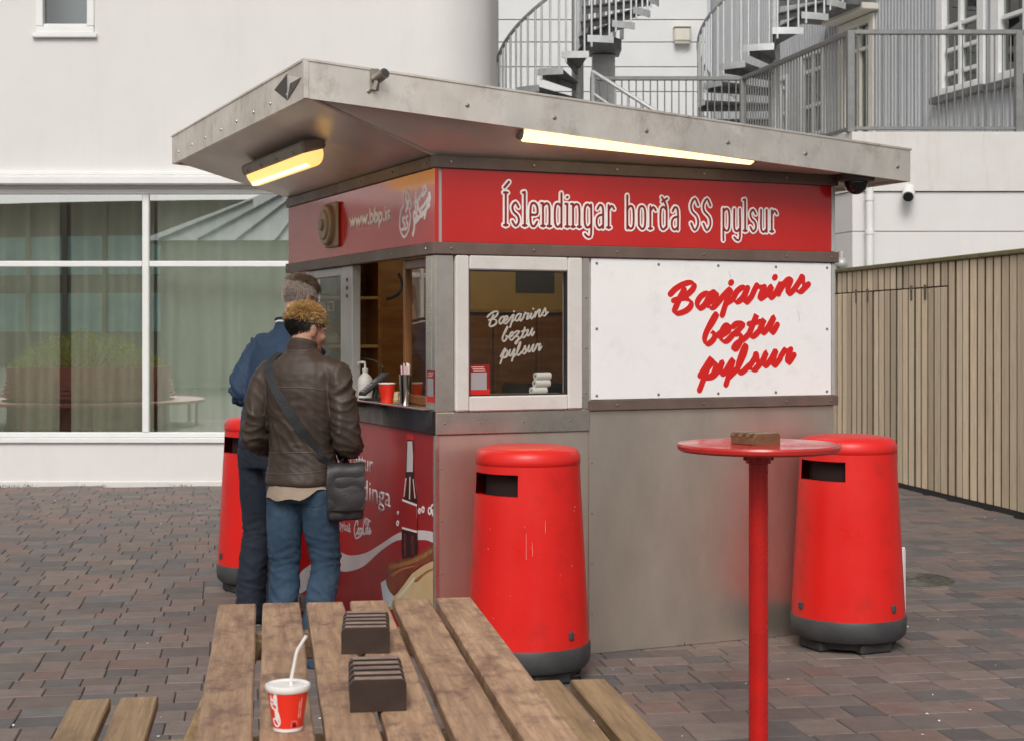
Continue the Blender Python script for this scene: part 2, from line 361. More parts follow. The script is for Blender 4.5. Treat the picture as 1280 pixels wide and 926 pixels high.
for i, p in enumerate(pv[:298]):
    mi = rnd.randrange(len(PM)); key = (p[2], p[3], mi)
    if key not in pcache:
        mb = MB(); paver_geo(mb, 0, 0, p[2], p[3], 0); pcache[key] = mb.mesh('paver', PM[mi])
    o = link('paver', pcache[key], ground)
    o.location = GF.M @ Vector((p[0], p[1], rnd.uniform(-.0018, .0018))); o.rotation_euler = (rnd.uniform(-.006, .006), rnd.uniform(-.006, .006), GF.a + rnd.uniform(-.012, .012))
mb = MB()
for p in pv[298:]:
    paver_geo(mb, p[0], p[1], p[2], p[3], rnd.uniform(-.0018, .0018), rnd.uniform(-.006, .006), rnd.uniform(-.006, .006), rnd.randrange(len(PM)))
PM2 = [mat('paver_stone', c, .78, 0, tuple(v*.75 for v in c), 6, 8, .72, bump=.35, bscale=70, bdist=.003, stain=tuple(v*.5 + .02 for v in c), sscale=2.5, sfac=.6) for c in PCOL]
o = part('paver', mb, PM2, ground, kind='stuff'); o.rotation_euler = (0, 0, GF.a)

# little scraps of paper and grit, weeds along the walls
mb = MB()
for i in range(70):
    px, py = rnd.uniform(0, 1280), rnd.uniform(612, 925); p = gp(px, py)
    s = rnd.uniform(.003, .008) * (1.8 if rnd.random() < .12 else 1)
    a = rnd.random()*6.28; q = [p + Vector((math.cos(a+k*1.57)*s*rnd.uniform(.5, 1.2), math.sin(a+k*1.57)*s*rnd.uniform(.5, 1.2), .006+rnd.random()*.004)) for k in range(4)]
    mb.prism(q, (0, 0, .0025))
part('litter', mb, M['paper'], None, kind='stuff', label='tiny white scraps of paper scattered over the pavers')
mb = MB()
def blades(cx, cy, n, h, sp):
    for i in range(n):
        p = Vector((cx + rnd.gauss(0, sp), cy + rnd.gauss(0, sp*.35), 0)); a = rnd.random()*6.28; hh = h*rnd.uniform(.4, 1); d = Vector((math.cos(a), math.sin(a), 0))
        s = d.cross(Vector((0, 0, 1)))*hh*.12
        mb.face([p-s, p+s, p+d*hh*.3+s*.8+Vector((0, 0, hh*.6)), p+d*hh*.6+Vector((0, 0, hh))])
for px, py, n, h, sp in ((868, 797, 60, .05, .022), (846, 806, 50, .026, .03), (15, 608, 60, .035, .14), (125, 607, 40, .03, .09), (225, 607, 40, .03, .08), (92, 607, 24, .03, .05), (760, 813, 14, .02, .03)):
    p = gp(px, py); blades(p.x, p.y, n, h, sp)
part('weeds', mb, M['leaf'], None, kind='stuff', label='small green weeds growing where the walls meet the paving')

# cast iron cover in the paving behind the right bin
t = thing('drain_cover', 'round iron drain cover with ribs set in the paving by the fence side bin', 'drain cover', gp(1140, 724))
mb = MB(); mb.lathe([(.0, .004), (.26, .004), (.27, .002), (.27, -.02)], 40); part('cover_plate', mb, M['iron'], t)
for r in (.07, .13, .19, .245):
    mb = MB(); mb.lathe([(r-.012, .003), (r-.01, .010), (r+.01, .010), (r+.012, .003)], 40, cap=False); part('rib', mb, M['iron'], t)

# ------------------------------------------------------------------ walls with openings
def wall_holes(mb, x0, x1, z0, z1, holes, y=0, depth=.2):
    xs = sorted({x0, x1, *[h[0] for h in holes], *[h[1] for h in holes]}); zs = sorted({z0, z1, *[h[2] for h in holes], *[h[3] for h in holes]})
    xs = [v for v in xs if x0 <= v <= x1]; zs = [v for v in zs if z0 <= v <= z1]
    for a, b in zip(xs, xs[1:]):
        for c, d in zip(zs, zs[1:]):
            if any(h[0] <= (a+b)/2 <= h[1] and h[2] <= (c+d)/2 <= h[3] for h in holes): continue
            mb.face([(a, y, c), (b, y, c), (b, y, d), (a, y, d)])
    for h in holes:
        for p, q in (((h[0], h[2]), (h[1], h[2])), ((h[1], h[2]), (h[1], h[3])), ((h[1], h[3]), (h[0], h[3])), ((h[0], h[3]), (h[0], h[2]))):
            mb.face([(p[0], y, p[1]), (q[0], y, q[1]), (q[0], y+depth, q[1]), (p[0], y+depth, p[1])])
    bmesh.ops.remove_doubles(mb.b, verts=mb.b.verts[:], dist=1e-5)

# ------------------------------------------------------------------ white plaster shop building (left)
YB = 16.0; OB = Vector((-4, YB, 0))
bx = lambda px: (px-640)/F*YB - OB.x
bz = lambda py: H-(py-415)/F*YB
shop = thing('shop_building', 'white plastered building with a rounded corner and a long curtained shop window', 'building', OB)
SW = (bx(-760), bx(500), bz(547), bz(236)); UW = (bx(45), bx(118), bz(42), bz(42)+1.35)
mb = MB(); xr = bx(527); wall_holes(mb, bx(-1100), xr, -.02, 10.5, [SW, UW], 0, .16)
rc = .72; prev = (xr, 0)
n = 14; cols = [[(xr + rc*math.sin(k/n*1.5708), rc - rc*math.cos(k/n*1.5708), z) for z in (-.02, 10.5)] for k in range(n+1)]
cols.append([(xr+rc, 9.5, -.02), (xr+rc, 9.5, 10.5)])
mb.rings(cols, cap=False, closed=False); bmesh.ops.remove_doubles(mb.b, verts=mb.b.verts[:], dist=1e-4)
part('wall', mb, M['plaster'], shop, 40)
mb = MB(); mb.bb(bx(-1100), bx(505), -.12, .02, bz(232), bz(221), .012); mb.bb(bx(-1100), bx(505), -.075, .02, bz(220.5), bz(215.5), .008); part('cornice', mb, M['pvc'], shop)
mb = MB(); mb.bb(bx(-1100), bx(505), -.035, .02, bz(553), bz(547), .006); part('window_sill', mb, M['pvc'], shop)
mb = MB(); mb.bb(bx(-1100), bx(525), -.02, .02, -.02, .05, .008); part('plinth', mb, M['plaster_dirty'], shop)
mb = MB(); mb.bb(SW[0]-.3, SW[1]+.3, 1.7, 1.75, 0, 3.4); mb.bb(SW[0]-.3, SW[1]+.3, .17, 1.7, .25, .3); mb.bb(SW[0]-.3, SW[1]+.3, .17, 1.7, 3.3, 3.35); part('room_wall', mb, M['curtain_dark'], shop)
mb = MB()
vx = [bx(-760)+.03, bx(-575), bx(-386), bx(-197), bx(-8), bx(181), bx(370), bx(500)-.03]; zt = bz(330)
mb.bb(SW[0], SW[1], .02, .10, SW[2], SW[2]+.055, .006); mb.bb(SW[0], SW[1], .02, .10, SW[3]-.055, SW[3], .006)
for v in vx: mb.bb(v-.034, v+.034, .025, .095, SW[2]+.057, SW[3]-.057, .006)
for a, b in zip(vx, vx[1:]): mb.bb(a+.036, b-.036, .03, .09, zt-.03, zt+.03, .006)
fr = part('shop_window', mb, M['pvc'], shop)
for a, b in zip(vx, vx[1:]):
    for c, d in ((SW[2]+.05, zt-.028), (zt+.028, SW[3]-.05)):
        mb = MB(); mb.face([(a+.03, .06, c), (b-.03, .06, c), (b-.03, .06, d), (a+.03, .06, d)]); part('window_pane', mb, M['glass_shop'], fr)
mb = MB(); ux0, ux1, uz0, uz1 = UW
for a in ((ux0, ux1, uz0, uz0+.07), (ux0, ux1, uz1-.07, uz1), (ux0, ux0+.075, uz0+.072, uz1-.072), (ux1-.075, ux1, uz0+.072, uz1-.072)): mb.bb(a[0], a[1], -.02, .1, a[2], a[3], .006)
mb.bb(ux0+.076, ux1-.076, .0, .08, uz0+.073, uz0+.10, .004)
fr = part('upper_window', mb, M['pvc'], shop)
mb = MB(); mb.face([(ux0+.07, .05, uz0+.07), (ux1-.07, .05, uz0+.07), (ux1-.07, .05, uz1-.07), (ux0+.07, .05, uz1-.07)]); part('window_pane', mb, M['glass_far'], fr)
mb = MB(); mb.bb(ux0-.03, ux1+.03, -.05, .01, uz0-.05, uz0-.004, .006); part('sill', mb, M['pvc'], fr)
mb = MB(); mb.bb(ux0-.2, ux1+.2, .5, .52, uz0-.2, uz1+.2); part('room_wall', mb, M['zinc'], shop)
def curtain(label, px0, px1, m, yb, amp, seed, gapf=.0):
    r = random.Random(seed); mb = MB(); x = (px0-640)/F*YB; x1 = (px1-640)/F*YB; O = Vector((x, YB+yb, .32)); rows = []
    xx = 0; ph = 0
    while xx < x1-x:
        ph += r.uniform(.35, .75); rows.append((xx, math.sin(ph)*amp + math.sin(xx*2.1+seed)*amp*.8)); xx += .022
    mb.rings([[(a, b, 0), (a + math.sin(a*5)*.006, b*.9, 1.4), (a, b*.75, 2.98)] for a, b in rows], cap=False, closed=False)
    o = part('curtain', mb, m, None, 80); o.location = O
    tag(o, label, 'curtain', 'curtains hanging behind the shop window'); return o
curtain('dull olive curtain hanging behind the left pane of the shop window', -420, 60, M['curtain_dark'], .50, .05, 3)
curtain('olive grey curtain with wide folds hanging behind the middle of the left shop pane', 66, 178, M['curtain_dark'], .62, .045, 8)
curtain('pale grey green curtain hanging behind the shop pane nearest the kiosk', 186, 560, M['curtain'], .40, .032, 5)

p = at(607, 100, 16.6)
t = thing('drainpipe', 'slim white drainpipe at the rounded corner of the white shop building', 'drainpipe', (p.x, 16.62, 0))
mb = MB(); mb.cyl((0, 0, 0), (0, 0, 10.4), .038, 14); part('pipe', mb, M['pvc'], t)
for z in (2.6, 4.35, 6.2):
    mb = MB(); mb.cyl((0, 0, z), (0, 0, z+.06), .046, 14); mb.bb(-.11, .0, -.01, .06, z+.015, z+.045); part('bracket', mb, M['frame_grey'], t)
# ------------------------------------------------------------------ terrace with retaining wall
ZT = H + (415-165)/F*18.3
tA, tB, tC = Vector((10, 18.3, 0)), at(1065, 415, 18.3), at(930, 415, 21.65)
tB.z = tC.z = 0
tD = Vector((-.2, 21.65, 0)); 
ter = thing('terrace', 'white retaining wall with level grooves carrying the raised terrace behind the fence', 'terrace', tB)
def terlay(z0, z1, ins):
    P = [Vector((12, 18.3+ins, 0)), tB + Vector((-.0+ins*.4, ins, 0)), tC + Vector((ins*.4, ins, 0)), tD + Vector((0, ins, 0)), Vector((-.2, 29.9, 0)), Vector((12, 29.9, 0))]
    mb = MB(); mb.prism([p - tB + Vector((0, 0, z0)) for p in P], (0, 0, z1-z0)); return mb
z238 = H + 176/F*18.3; z290 = H + 125/F*18.3
part('parapet', terlay(z238, ZT, 0), M['plaster_dirty'], ter)
part('wall_panel', terlay(z290+.012, z238-.012, .03), M['plaster'], ter)
part('wall_panel', terlay(1.2, z290, .03), M['plaster'], ter)
part('wall_panel', terlay(-.02, 1.188, .03), M['plaster'], ter)
part('wall_core', terlay(-.02, z238-.003, .06), M['plaster_dirty'], ter)
o = MB(); p = at(1088, 235, 18.2); q = at(1088, 420, 18.2)
o.cyl((0, 0, 0), (0, 0, p.z), .048, 16); pipe = part('drainpipe', o, M['pvc'], None); pipe.location = (p.x, 18.24, 0)
for z in (p.z-.15, p.z-.55, 2.0):
    mb = MB(); mb.cyl((0, 0, z), (0, 0, z+.05), .056, 16); mb.bb(-.02, .02, .02, .08, z, z+.05); part('bracket', mb, M['pvc'], pipe)
tag(pipe, 'white round drainpipe running down the retaining wall right of the kiosk', 'drainpipe')
# bullet camera
p = at(1140, 240, 18.2)
t = thing('security_camera', 'small white bullet camera fixed to the retaining wall right of the kiosk roof', 'camera', (p.x, 18.3, p.z), R(-22))
mb = MB(); mb.tube([(-.0, -.06, .03), (.01, -.20, -.05), (.012, -.23, -.068)], [.072, .072, .068], 16); part('body', mb, M['pvc'], t)
mb = MB(); mb.cyl((.012, -.228, -.068), (.0127, -.238, -.0745), .06, 16); part('lens', mb, M['plastic_black'], t)
mb = MB(); mb.cyl((-.05, .02, .05), (-.02, -.12, .03), .025, 10); mb.cyl((-.05, .03, .05), (-.05, -.01, .05), .06, 14); part('bracket', mb, M['pvc'], t)
# globe light behind the kiosk edge
p = at(1052, 328, 17.95)
t = thing('globe_fitting', 'small pale globe fitting showing between kiosk edge and fence', 'fitting', (p.x, p.y, p.z))
mb = MB(); mb.ball((0, 0, -.02), .075, 20); part('globe', mb, M['frame_grey'], t)
mb = MB(); mb.cyl((0, 0, .03), (0, 0, .13), .035, 14); part('neck', mb, M['frame_grey'], t)
mb = MB(); mb.cyl((0, 0, -p.z), (0, 0, -.07), .03, 12); part('post', mb, M['frame_grey'], t)

# ------------------------------------------------------------------ balustrade on the terrace
RH = 1.2
rail = thing('balustrade', 'grey steel balustrade with thin bars along the terrace edge', 'balustrade', tB + Vector((0, 0, ZT)))
def barmesh(h, r): mb = MB(); mb.cyl((0, 0, .04), (0, 0, h-.03), r, 6); return mb.mesh('baluster', M['rail'])
bm_ = barmesh(RH, .0095)
def railsec(a, b, sp, post0=True, post1=True):
    a = Vector(a)-tB; b = Vector(b)-tB; L = (b-a).length; d = (b-a)/L; rz = math.atan2(d.y, d.x); Rm = Matrix.Rotation(rz, 4, 'Z')
    for z, w, h in ((RH, .07, .055), (.05, .045, .04)):
        mb = MB(); mb.box((L/2, 0, 0), (L, w, h), .006); o = part('handrail' if z > 1 else 'bottom_rail', mb, M['rail'], rail); o.location = a + Vector((0, 0, z)); o.rotation_euler = (0, 0, rz)
    n = int(L/sp)
    for i in range(1, n):
        o = link('baluster', bm_, rail); o.location = a + d*(i*L/n)
    for f, p in ((post0, a), (post1, b)):
        if f:
            mb = MB(); mb.bb(-.045, .045, -.045, .045, 0, RH+.02, .006); o = part('post', mb, M['rail'], rail); o.location = p; o.rotation_euler = (0, 0, rz)
p1280 = at(1276, 415, 18.3); p1280.z = 0
off = Vector((0, .08, 0))
railsec(tB+off, p1280+off, .0935); railsec(p1280+off, p1280+off+Vector((2.2, 0, 0)), .0935, False)
railsec(tC+off, tB+off, .0925, False, False); railsec(at(742, 415, 21.65).xy.to_3d()+off, tC+off, .0965)

# ------------------------------------------------------------------ spiral stairs
def spiral(c, r, rise, dphi, phi4, z4, n0, n1, label, rh=1.05, matp='galv', beyond=.9):
    t = thing('spiral_staircase', label, 'staircase', c, 0, 'spiral stairs on the terrace')
    base = c[2]
    ztop = z4 + rise*(n1-4) + 1.2 - base
    mb = MB(); mb.cyl((0, 0, 0), (0, 0, ztop), .088, 20); part('pole', mb, M[matp], t)
    # one tread: a wedge with folded front and outer edge
    mb = MB(); a = dphi/2*1.06; k = 4
    top = [(.06, -.03, 0)] + [(r*math.cos(-a+2*a*i/k), r*math.sin(-a+2*a*i/k), 0) for i in range(k+1)] + [(.06, .03, 0)]
    mb.prism(top, (0, 0, .022)); tread = mb.mesh('tread', M['galv_dark'])
    mb = MB(); P = [(r*1.012*math.cos(-a+2*a*i/k), r*1.012*math.sin(-a+2*a*i/k)) for i in range(k+1)]; Q = [(x*.985, y*.985) for x, y in P]
    mb.rings([[(p[0], p[1], -.045), (p[0], p[1], .05), (q[0], q[1], .05), (q[0], q[1], -.045)] for p, q in zip(P, Q)]); skirt = mb.mesh('skirt', M['galv_light'])
    mb = MB(); mb.bb(.075, r*.985, -.012, .012, -.09, -.002, 0); riser = mb.mesh('beam', M['galv_dark'])
    mb = MB(); mb.cyl((0, 0, -.03), (0, 0, rh), .0155, 6); bar = mb.mesh('baluster', M['galv_light'])
    for i in range(n0, n1+1):
        ph = phi4 + (i-4)*dphi; z = z4 + rise*(i-4) - base
        o = link('tread', tread, t); o.location = (0, 0, z); o.rotation_euler = (0, 0, ph)
        s = link('skirt', skirt, o); s2 = link('beam', riser, o); s2.rotation_euler = (0, 0, -dphi*.38)
        for j in (-.36, 0, .36):
            b = link('baluster', bar, t); b.location = (r*math.cos(ph+j*dphi)*1.0, r*math.sin(ph+j*dphi), z + rise*j); 
    path = [(r*math.cos(phi4+(u-4)*dphi), r*math.sin(phi4+(u-4)*dphi), z4+rise*(u-4)-base+rh) for u in [n0-.5 + k*.25 for k in range(int((n1-n0+1)*4)+1)]]
    mb = MB(); mb.tube(path, .026, 8); part('handrail', mb, M['galv'], t)
    path = [(p[0], p[1], p[2]-.5) for p in path]
    return t
c1 = at(722, 415, 22.5); c1.z = ZT
s1 = spiral(c1, 1.20, .222, R(17), R(232), 5.0, 0, 17, 'spiral staircase with open treads standing in front of the white panelled wall')
# landing behind the first stair
l0 = at(733, 60, 23.4) - c1; l1 = at(776, 60, 23.4) - c1; zl0 = at(750, 76, 23.4).z - c1.z; zl1 = at(750, 61, 23.4).z - c1.z
mb = MB(); mb.prism([(l0.x-.02, -.2, zl0+.13), (l1.x, .75, zl0+.13), (l1.x, 1.35, zl0+.13), (l0.x-.02, 1.35, zl0+.13)], (0, 0, .16)); part('landing', mb, M['galv_dark'], s1, smooth=False)
mb = MB(); mb.bb(l1.x-.03, l1.x+.03, .66, .72, zl1+.1, zl1+2.0, .004); part('landing_post', mb, M['galv'], s1)
for i in range(6):
    mb = MB(); xx = l1.x-.08-i*.085; mb.bb(xx-.03, xx+.03, 1.2, 1.215, zl1+.15, zl1+2.0); part('landing_slat', mb, M['galv'], s1)
mb = MB(); mb.bb(l0.x+.1, l1.x-.08, 1.0, 1.3, 0, zl0+.12, .01); part('landing_column', mb, M['galv'], s1)
c2 = at(968, 415, 22.9); c2.z = ZT
s2 = spiral(c2, 1.13, .222, R(21), R(186), 4.98, 1, 17, 'spiral staircase with open treads standing beside the grey corrugated house')
# short sloped handrail at the foot of the first stair
a0 = at(741, 90, 21.3); a1 = at(822, 141, 20.9)
t = thing('stair_rail', 'short sloping steel handrail at the foot of the spiral staircase by the panelled wall', 'handrail', (a0.x, a0.y, ZT))
mb = MB(); mb.tube([(0, 0, a0.z-ZT), (a1.x-a0.x, a1.y-a0.y, a1.z-ZT), (a1.x-a0.x+.3, a1.y-a0.y-.1, a1.z-ZT-.21)], .03, 10); part('rail', mb, M['galv'], t)
mb = MB(); mb.tube([(0, 0, a0.z-ZT-.30), ((a1.x-a0.x)*.55, (a1.y-a0.y)*.55, a0.z-ZT-.30+(a1.z-a0.z)*.6)], .022, 10); part('rail', mb, M['galv'], t)
for f in (0, .35, .55, .75, .95):
    mb = MB(); mb.cyl((0, 0, -.02), (0, 0, a0.z-ZT+(a1.z-a0.z)*f), .016 if f else .03, 8); o = part('post', mb, M['galv'], t); o.location = ((a1.x-a0.x)*f, (a1.y-a0.y)*f, 0)

# ------------------------------------------------------------------ white panelled building far behind the stairs
YP = 29.9; x0 = (230-640)/F*YP; x1 = (884-640)/F*YP
pb = thing('panelled_building', 'white building clad in wide level panels behind the spiral stairs', 'building', ((x0+x1)/2, YP, 0)); w = x1-x0
zz = [H + (415-y)/F*YP for y in (146, 115, 84, 53, 25, -4, -34)]; zz = [zz[0]-.47*k for k in range(4, 0, -1)] + zz + [zz[-1]+.47*k for k in range(1, 5)]
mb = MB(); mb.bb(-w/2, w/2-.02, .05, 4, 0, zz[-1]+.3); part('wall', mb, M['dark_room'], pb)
for a, b in zip(zz, zz[1:]):
    mb = MB(); mb.bb(-w/2, w/2, 0, .045, a+.008, b-.008, .006); part('panel', mb, M['panel_white'], pb)
p = at(852, 46, YP)
t = thing('vent_box', 'small cream vent box on the white panelled wall between the two spiral stairs', 'vent box', (p.x, YP, p.z-.13))
mb = MB(); mb.bb(-.16, .16, -.20, 0, 0, .27, .03); part('housing', mb, M['cream'], t)
mb = MB(); mb.bb(-.17, .17, -.22, 0, .275, .30, .006); mb.bb(-.15, .15, -.17, -.02, -.03, -.002, .006); part('lid', mb, M['cream'], t)

# ------------------------------------------------------------------ grey corrugated house, running back behind the balustrade
ang = math.atan2(.965, -.262); HF = Frame((6.67, 20.0, 0), ang)        # local x runs back along the wall, local y looks towards the square
hp = lambda px, py: HF.plane(px, py, 1, 0)
house = thing('corrugated_house', 'blue grey corrugated iron house with white framed windows above the terrace', 'house', HF.o, ang)
def hr(pxa, pxb, ya, yb, ref):   # opening from photo corners: z taken at px ref
    xa, xb = hp(pxa, 200).x, hp(pxb, 200).x; return [min(xa, xb), max(xa, xb), hp(ref, yb).z, hp(ref, ya).z]
W1 = hr(1232, 1176, -70, 121, 1204); W2 = hr(1310, 1243, -70, 88, 1265); D1 = hr(1094, 1053, 18, 175, 1075); W3 = hr(1033, 1003, 62, 172, 1018); W4 = hr(987, 976, 95, 172, 982)
D1[2] = ZT; W3[2] = max(W3[2], ZT+.12); W4[2] = max(W4[2], ZT+.12); D1[3] = hp(1075, 24).z
W2 = [hp(1318, 200).x, hp(1245, 200).x, hp(1245, 105).z, hp(1245, -80).z]; W1[2] = hp(1176, 122).z; W1[3] = W2[3]
ops = [W1, W2, D1, W3, W4]
mb = MB(); x = -4.0; k = 0; pitch = .098; prof = [(0, 0), (.3, 0), (.42, .024), (.88, .024)]
pts = []
while x < 10.5:
    for a, d in prof: pts.append((x + a*pitch, d))
    x += pitch
for (xa, da), (xb, db) in zip(pts, pts[1:]):
    zs = [(ZT-.05, 10.2)]
    for h in ops:
        if h[0]-.02 < (xa+xb)/2 < h[1]+.02:
            zs = [(a, min(b, h[2])) for a, b in zs if a < h[2]] + [(max(a, h[3]), b) for a, b in zs if b > h[3]]
    for a, b in zs:
        if b-a > .01: mb.face([(xa, da, a), (xb, db, a), (xb, db, b), (xa, da, b)])
bmesh.ops.remove_doubles(mb.b, verts=mb.b.verts[:], dist=1e-5)
part('cladding', mb, M['corr'], house, 20)
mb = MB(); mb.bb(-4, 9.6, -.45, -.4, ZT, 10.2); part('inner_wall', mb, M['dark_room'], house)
mb = MB(); mb.bb(-4.3, 9.9, -4, .35, 10.2, 10.4, .02); part('roof', mb, M['galv_dark'], house)
def house_window(h, nm, m, cas=.11, bars=(), rows=(), sill=True, door=False):
    a, b, c, d = h; mb = MB()
    mb.bb(a-cas*.3, a+cas, -.06, .06, c, d, .006); mb.bb(b-cas, b+cas*.3, -.06, .06, c, d, .006)
    mb.bb(a+cas+.001, b-cas-.001, -.06, .06, d-cas, d, .006)
    if not door: mb.bb(a+cas+.001, b-cas-.001, -.06, .06, c, c+cas*.8, .006)
    fr = part(nm, mb, m, house)
    xs = [a+cas, *bars, b-cas]; zs = [c+(cas*.8 if not door else .03), *rows, d-cas]
    mb = MB()
    for x in bars: mb.bb(x-.035, x+.035, -.05, .04, zs[0], zs[-1], .005)
    for z in rows:
        for p, q in zip(xs, xs[1:]): mb.bb(p+.036, q-.036, -.045, .035, z-.028, z+.028, .005)
    if bars or rows: part('sash', mb, m, fr)
    mb = MB()
    for p, q in zip(xs, xs[1:]):
        for r, s in zip(zs, zs[1:]): mb.face([(p+.01, -.02, r+.01), (q-.01, -.02, r+.01), (q-.01, -.02, s-.01), (p+.01, -.02, s-.01)])
    part('pane', mb, M['glass_far'], fr)
    if sill:
        mb = MB(); mb.bb(a-.10, b+.10, -.05, .14, c-.10, c-.004, .01); part('sill', mb, M['galv_dark'], fr)
    return fr
dz = (W1[3]-W1[2]); 
f1 = house_window(W1, 'window', M['white_sash'], .13, (W1[1]-.55,), (hp(1205, 88).z, hp(1205, 58).z, hp(1205, 28).z))
f2 = house_window(W2, 'window', M['white_sash'], .15, (W2[0]+.6,), (hp(1262, 20).z,))
f3 = house_window(D1, 'door', M['cream'], .12, ((D1[0]+D1[1])/2-.05,), (ZT+.55, D1[3]-.5), False, True)
f4 = house_window(W3, 'window', M['white_sash'], .10, ((W3[0]+W3[1])/2,), (hp(1018, 132).z, hp(1018, 88).z))
f5 = house_window(W4, 'window', M['white_sash'], .08, (), (hp(982, 142).z, hp(982, 110).z))
xa, xb = hp(1098, 100).x, hp(1030, 100).x
mb = MB(); mb.bb(D1[0]-.15, D1[1]+.15, .0, .30, D1[3]+.02, D1[3]+.12, .01); part('door_canopy', mb, M['cream'], house)
# a higher balcony floor seen at the very top behind the second stair
mb = MB(); b0 = hp(1098, 0); b1 = hp(1062, 20); mb.bb(hp(1098, 0).x, hp(1040, 0).x, .03, .55, hp(1080, 16).z, hp(1080, 4).z, .01); part('balcony_floor', mb, M['galv_dark'], house)

# ------------------------------------------------------------------ wooden fence on the right
fang = math.atan2(.988, -.154); FF = Frame((4.395, 13.18, 0), fang)     # local x runs back, local y looks to the left (the square)
fence = thing('wooden_fence', 'weathered pale board fence with a built in gate right of the kiosk', 'fence', FF.o, fang)
ftop = 2.27; g0 = FF.plane(1185, 400, 1, 0).x; g1 = FF.plane(1041, 400, 1, 0).x; gz = FF.plane(1185, 358, 1, 0).z; gm = FF.plane(1116, 400, 1, 0).x
x = -2.2
plc = {}
def plank(x0, w, z0, z1, name='plank'):
    key = (round(w, 3), round(z1-z0, 3))
    if key not in plc:
        mb = MB(); mb.bb(-w/2+.009, w/2-.009, -.022, 0, 0, z1-z0, .005)
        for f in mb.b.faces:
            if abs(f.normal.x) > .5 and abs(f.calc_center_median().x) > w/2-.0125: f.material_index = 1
        plc[key] = mb.mesh('plank', [M['fence_wood'], M['fence_gap_shade']])
    o = link(name, plc[key], fence); o.location = (x0+w/2, rnd.uniform(-.007, .006), z0); o.rotation_euler = (0, 0, rnd.uniform(-.02, .02)); return o
widths = (.145, .155, .15, .16)
while x < 5.0:
    w = rnd.choice(widths)
    if x < g0 < x+w: w = g0-x
    if g0 <= x+.01 < g1:
        plank(x, w, .05, gz-.006); plank(x, w, gz+.006, ftop)
    else: plank(x, w, .05, ftop)
    x += w
mb = MB(); mb.bb(-2.3, 5.05, -.06, .04, ftop+.002, ftop+.045, .008); part('cap_rail', mb, M['fence_cap'], fence)
mb = MB(); mb.bb(-2.3, 5.05, -.075, -.027, 1.75, 1.85); mb.bb(-2.3, 5.05, -.075, -.027, .35, .45); part('back_rail', mb, M['cut_wood'], fence)
mb = MB(); mb.bb(-2.3, 5.05, -.074, -.03, .05, .349); mb.bb(-2.3, 5.05, -.074, -.03, .451, 1.749); mb.bb(-2.3, 5.05, -.074, -.03, 1.851, ftop-.002); part('added_dark_backing', mb, M['rubber'], fence)  # dark sheet added behind the planks so the gaps look dark
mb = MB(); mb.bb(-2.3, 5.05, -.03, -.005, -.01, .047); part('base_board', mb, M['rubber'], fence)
for px in (1071, 1085, 1140, 1157):
    h = FF.plane(px, 366, 1, 0); mb = MB(); mb.bb(h.x-.018, h.x+.018, .001, .012, gz-.12, gz+.03, .003); mb.cyl((h.x, .012, gz-.03), (h.x, .012, gz+.03), .010, 8); part('hinge', mb, M['iron'], fence)

# ------------------------------------------------------------------ what the shop window reflects: the other side of the square, behind the camera
t = thing('office_building', 'curved office building with green glass bands mirrored in the shop window', 'building', (-6, -34, 0))
cols_ = []
for k in range(25):
    a = -1.0 + k/24*2.3; cols_.append((26*math.sin(a)-1, -8 + 9*(1-math.cos(a))*-1.0))
def band(z0, z1, off):
    mb = MB(); mb.rings([[(x, y+off, z0), (x, y+off, z1)] for x, y in cols_], cap=False, closed=False); return mb
part('wall', band(0, 8.0, 0), M['office_wall'], t, 60)
for z in (1.6, 4.4): part('window_band', band(z, z+1.9, .06), M['office_glass'], t, 60)
mb = MB()
for x, y in cols_: mb.bb(x-.12, x+.12, y+.04, y+.2, 1.4, 7.9)
part('mullion', mb, M['office_wall'], t, kind='stuff')
pvx = -5.6
t = thing('pavilion', 'low pavilion with a seamed zinc roof mirrored in the shop window', 'pavilion', (pvx, -15, 0))
mb = MB(); mb.bb(-4.5, 4.5, -3, 3, 0, 4.2); part('wall', mb, M['stone_pale'], t)
apex = Vector((0, 0, 6.6)); cor = [Vector((-5, 3.5, 4.2)), Vector((5, 3.5, 4.2)), Vector((5, -3.5, 4.2)), Vector((-5, -3.5, 4.2))]
mb = MB()
for i in range(4): mb.face([cor[i], cor[(i+1) % 4], apex])
mb.face(cor); part('roof', mb, M['zinc'], t)
mb = MB()
for i in range(9):
    f = (i+.5)/9; a = cor[0].lerp(cor[1], f); mb.cyl(a+Vector((0, .02, .03)), a.lerp(apex, .93 - abs(f-.5)*.9)+Vector((0, .02, .03)), .035, 6)
part('seam', mb, M['zinc'], t, kind='stuff')
# planter bench with a bush, left of the camera
PBX, PBY = -7.3, 5.6
t = thing('planter_bench', 'round slatted red bench around a planter mirrored in the shop window', 'bench', (PBX, PBY, 0))
for z, r0, r1 in ((.44, 1.45, 1.95),):
    mb = MB(); mb.lathe([(r0, z-.05), (r1, z-.05), (r1, z), (r0, z)], 48, cap=False); part('seat', mb, M['bench_red'], t)
for k in range(7):
    mb = MB(); z = .5+k*.075; r = 1.42-.02*k; mb.lathe([(r, z), (r+.03, z), (r+.03, z+.055), (r, z+.055)], 48, cap=False); part('slat', mb, M['bench_red'], t)
mb = MB(); mb.lathe([(1.36, 0), (1.36, 1.0), (1.25, 1.0), (1.25, .85), (0, .85)], 40); part('planter', mb, M['bench_red'], t)
for k in range(10):
    a = k*.628; mb = MB(); mb.cyl((1.85*math.cos(a), 1.85*math.sin(a), 0), (1.85*math.cos(a), 1.85*math.sin(a), .4), .03, 8); part('leg', mb, M['bench_red'], t)
t = thing('bush', 'clipped green bush in the planter mirrored in the shop window', 'bush', (PBX, PBY, .85))
mb = MB(); r = random.Random(3)
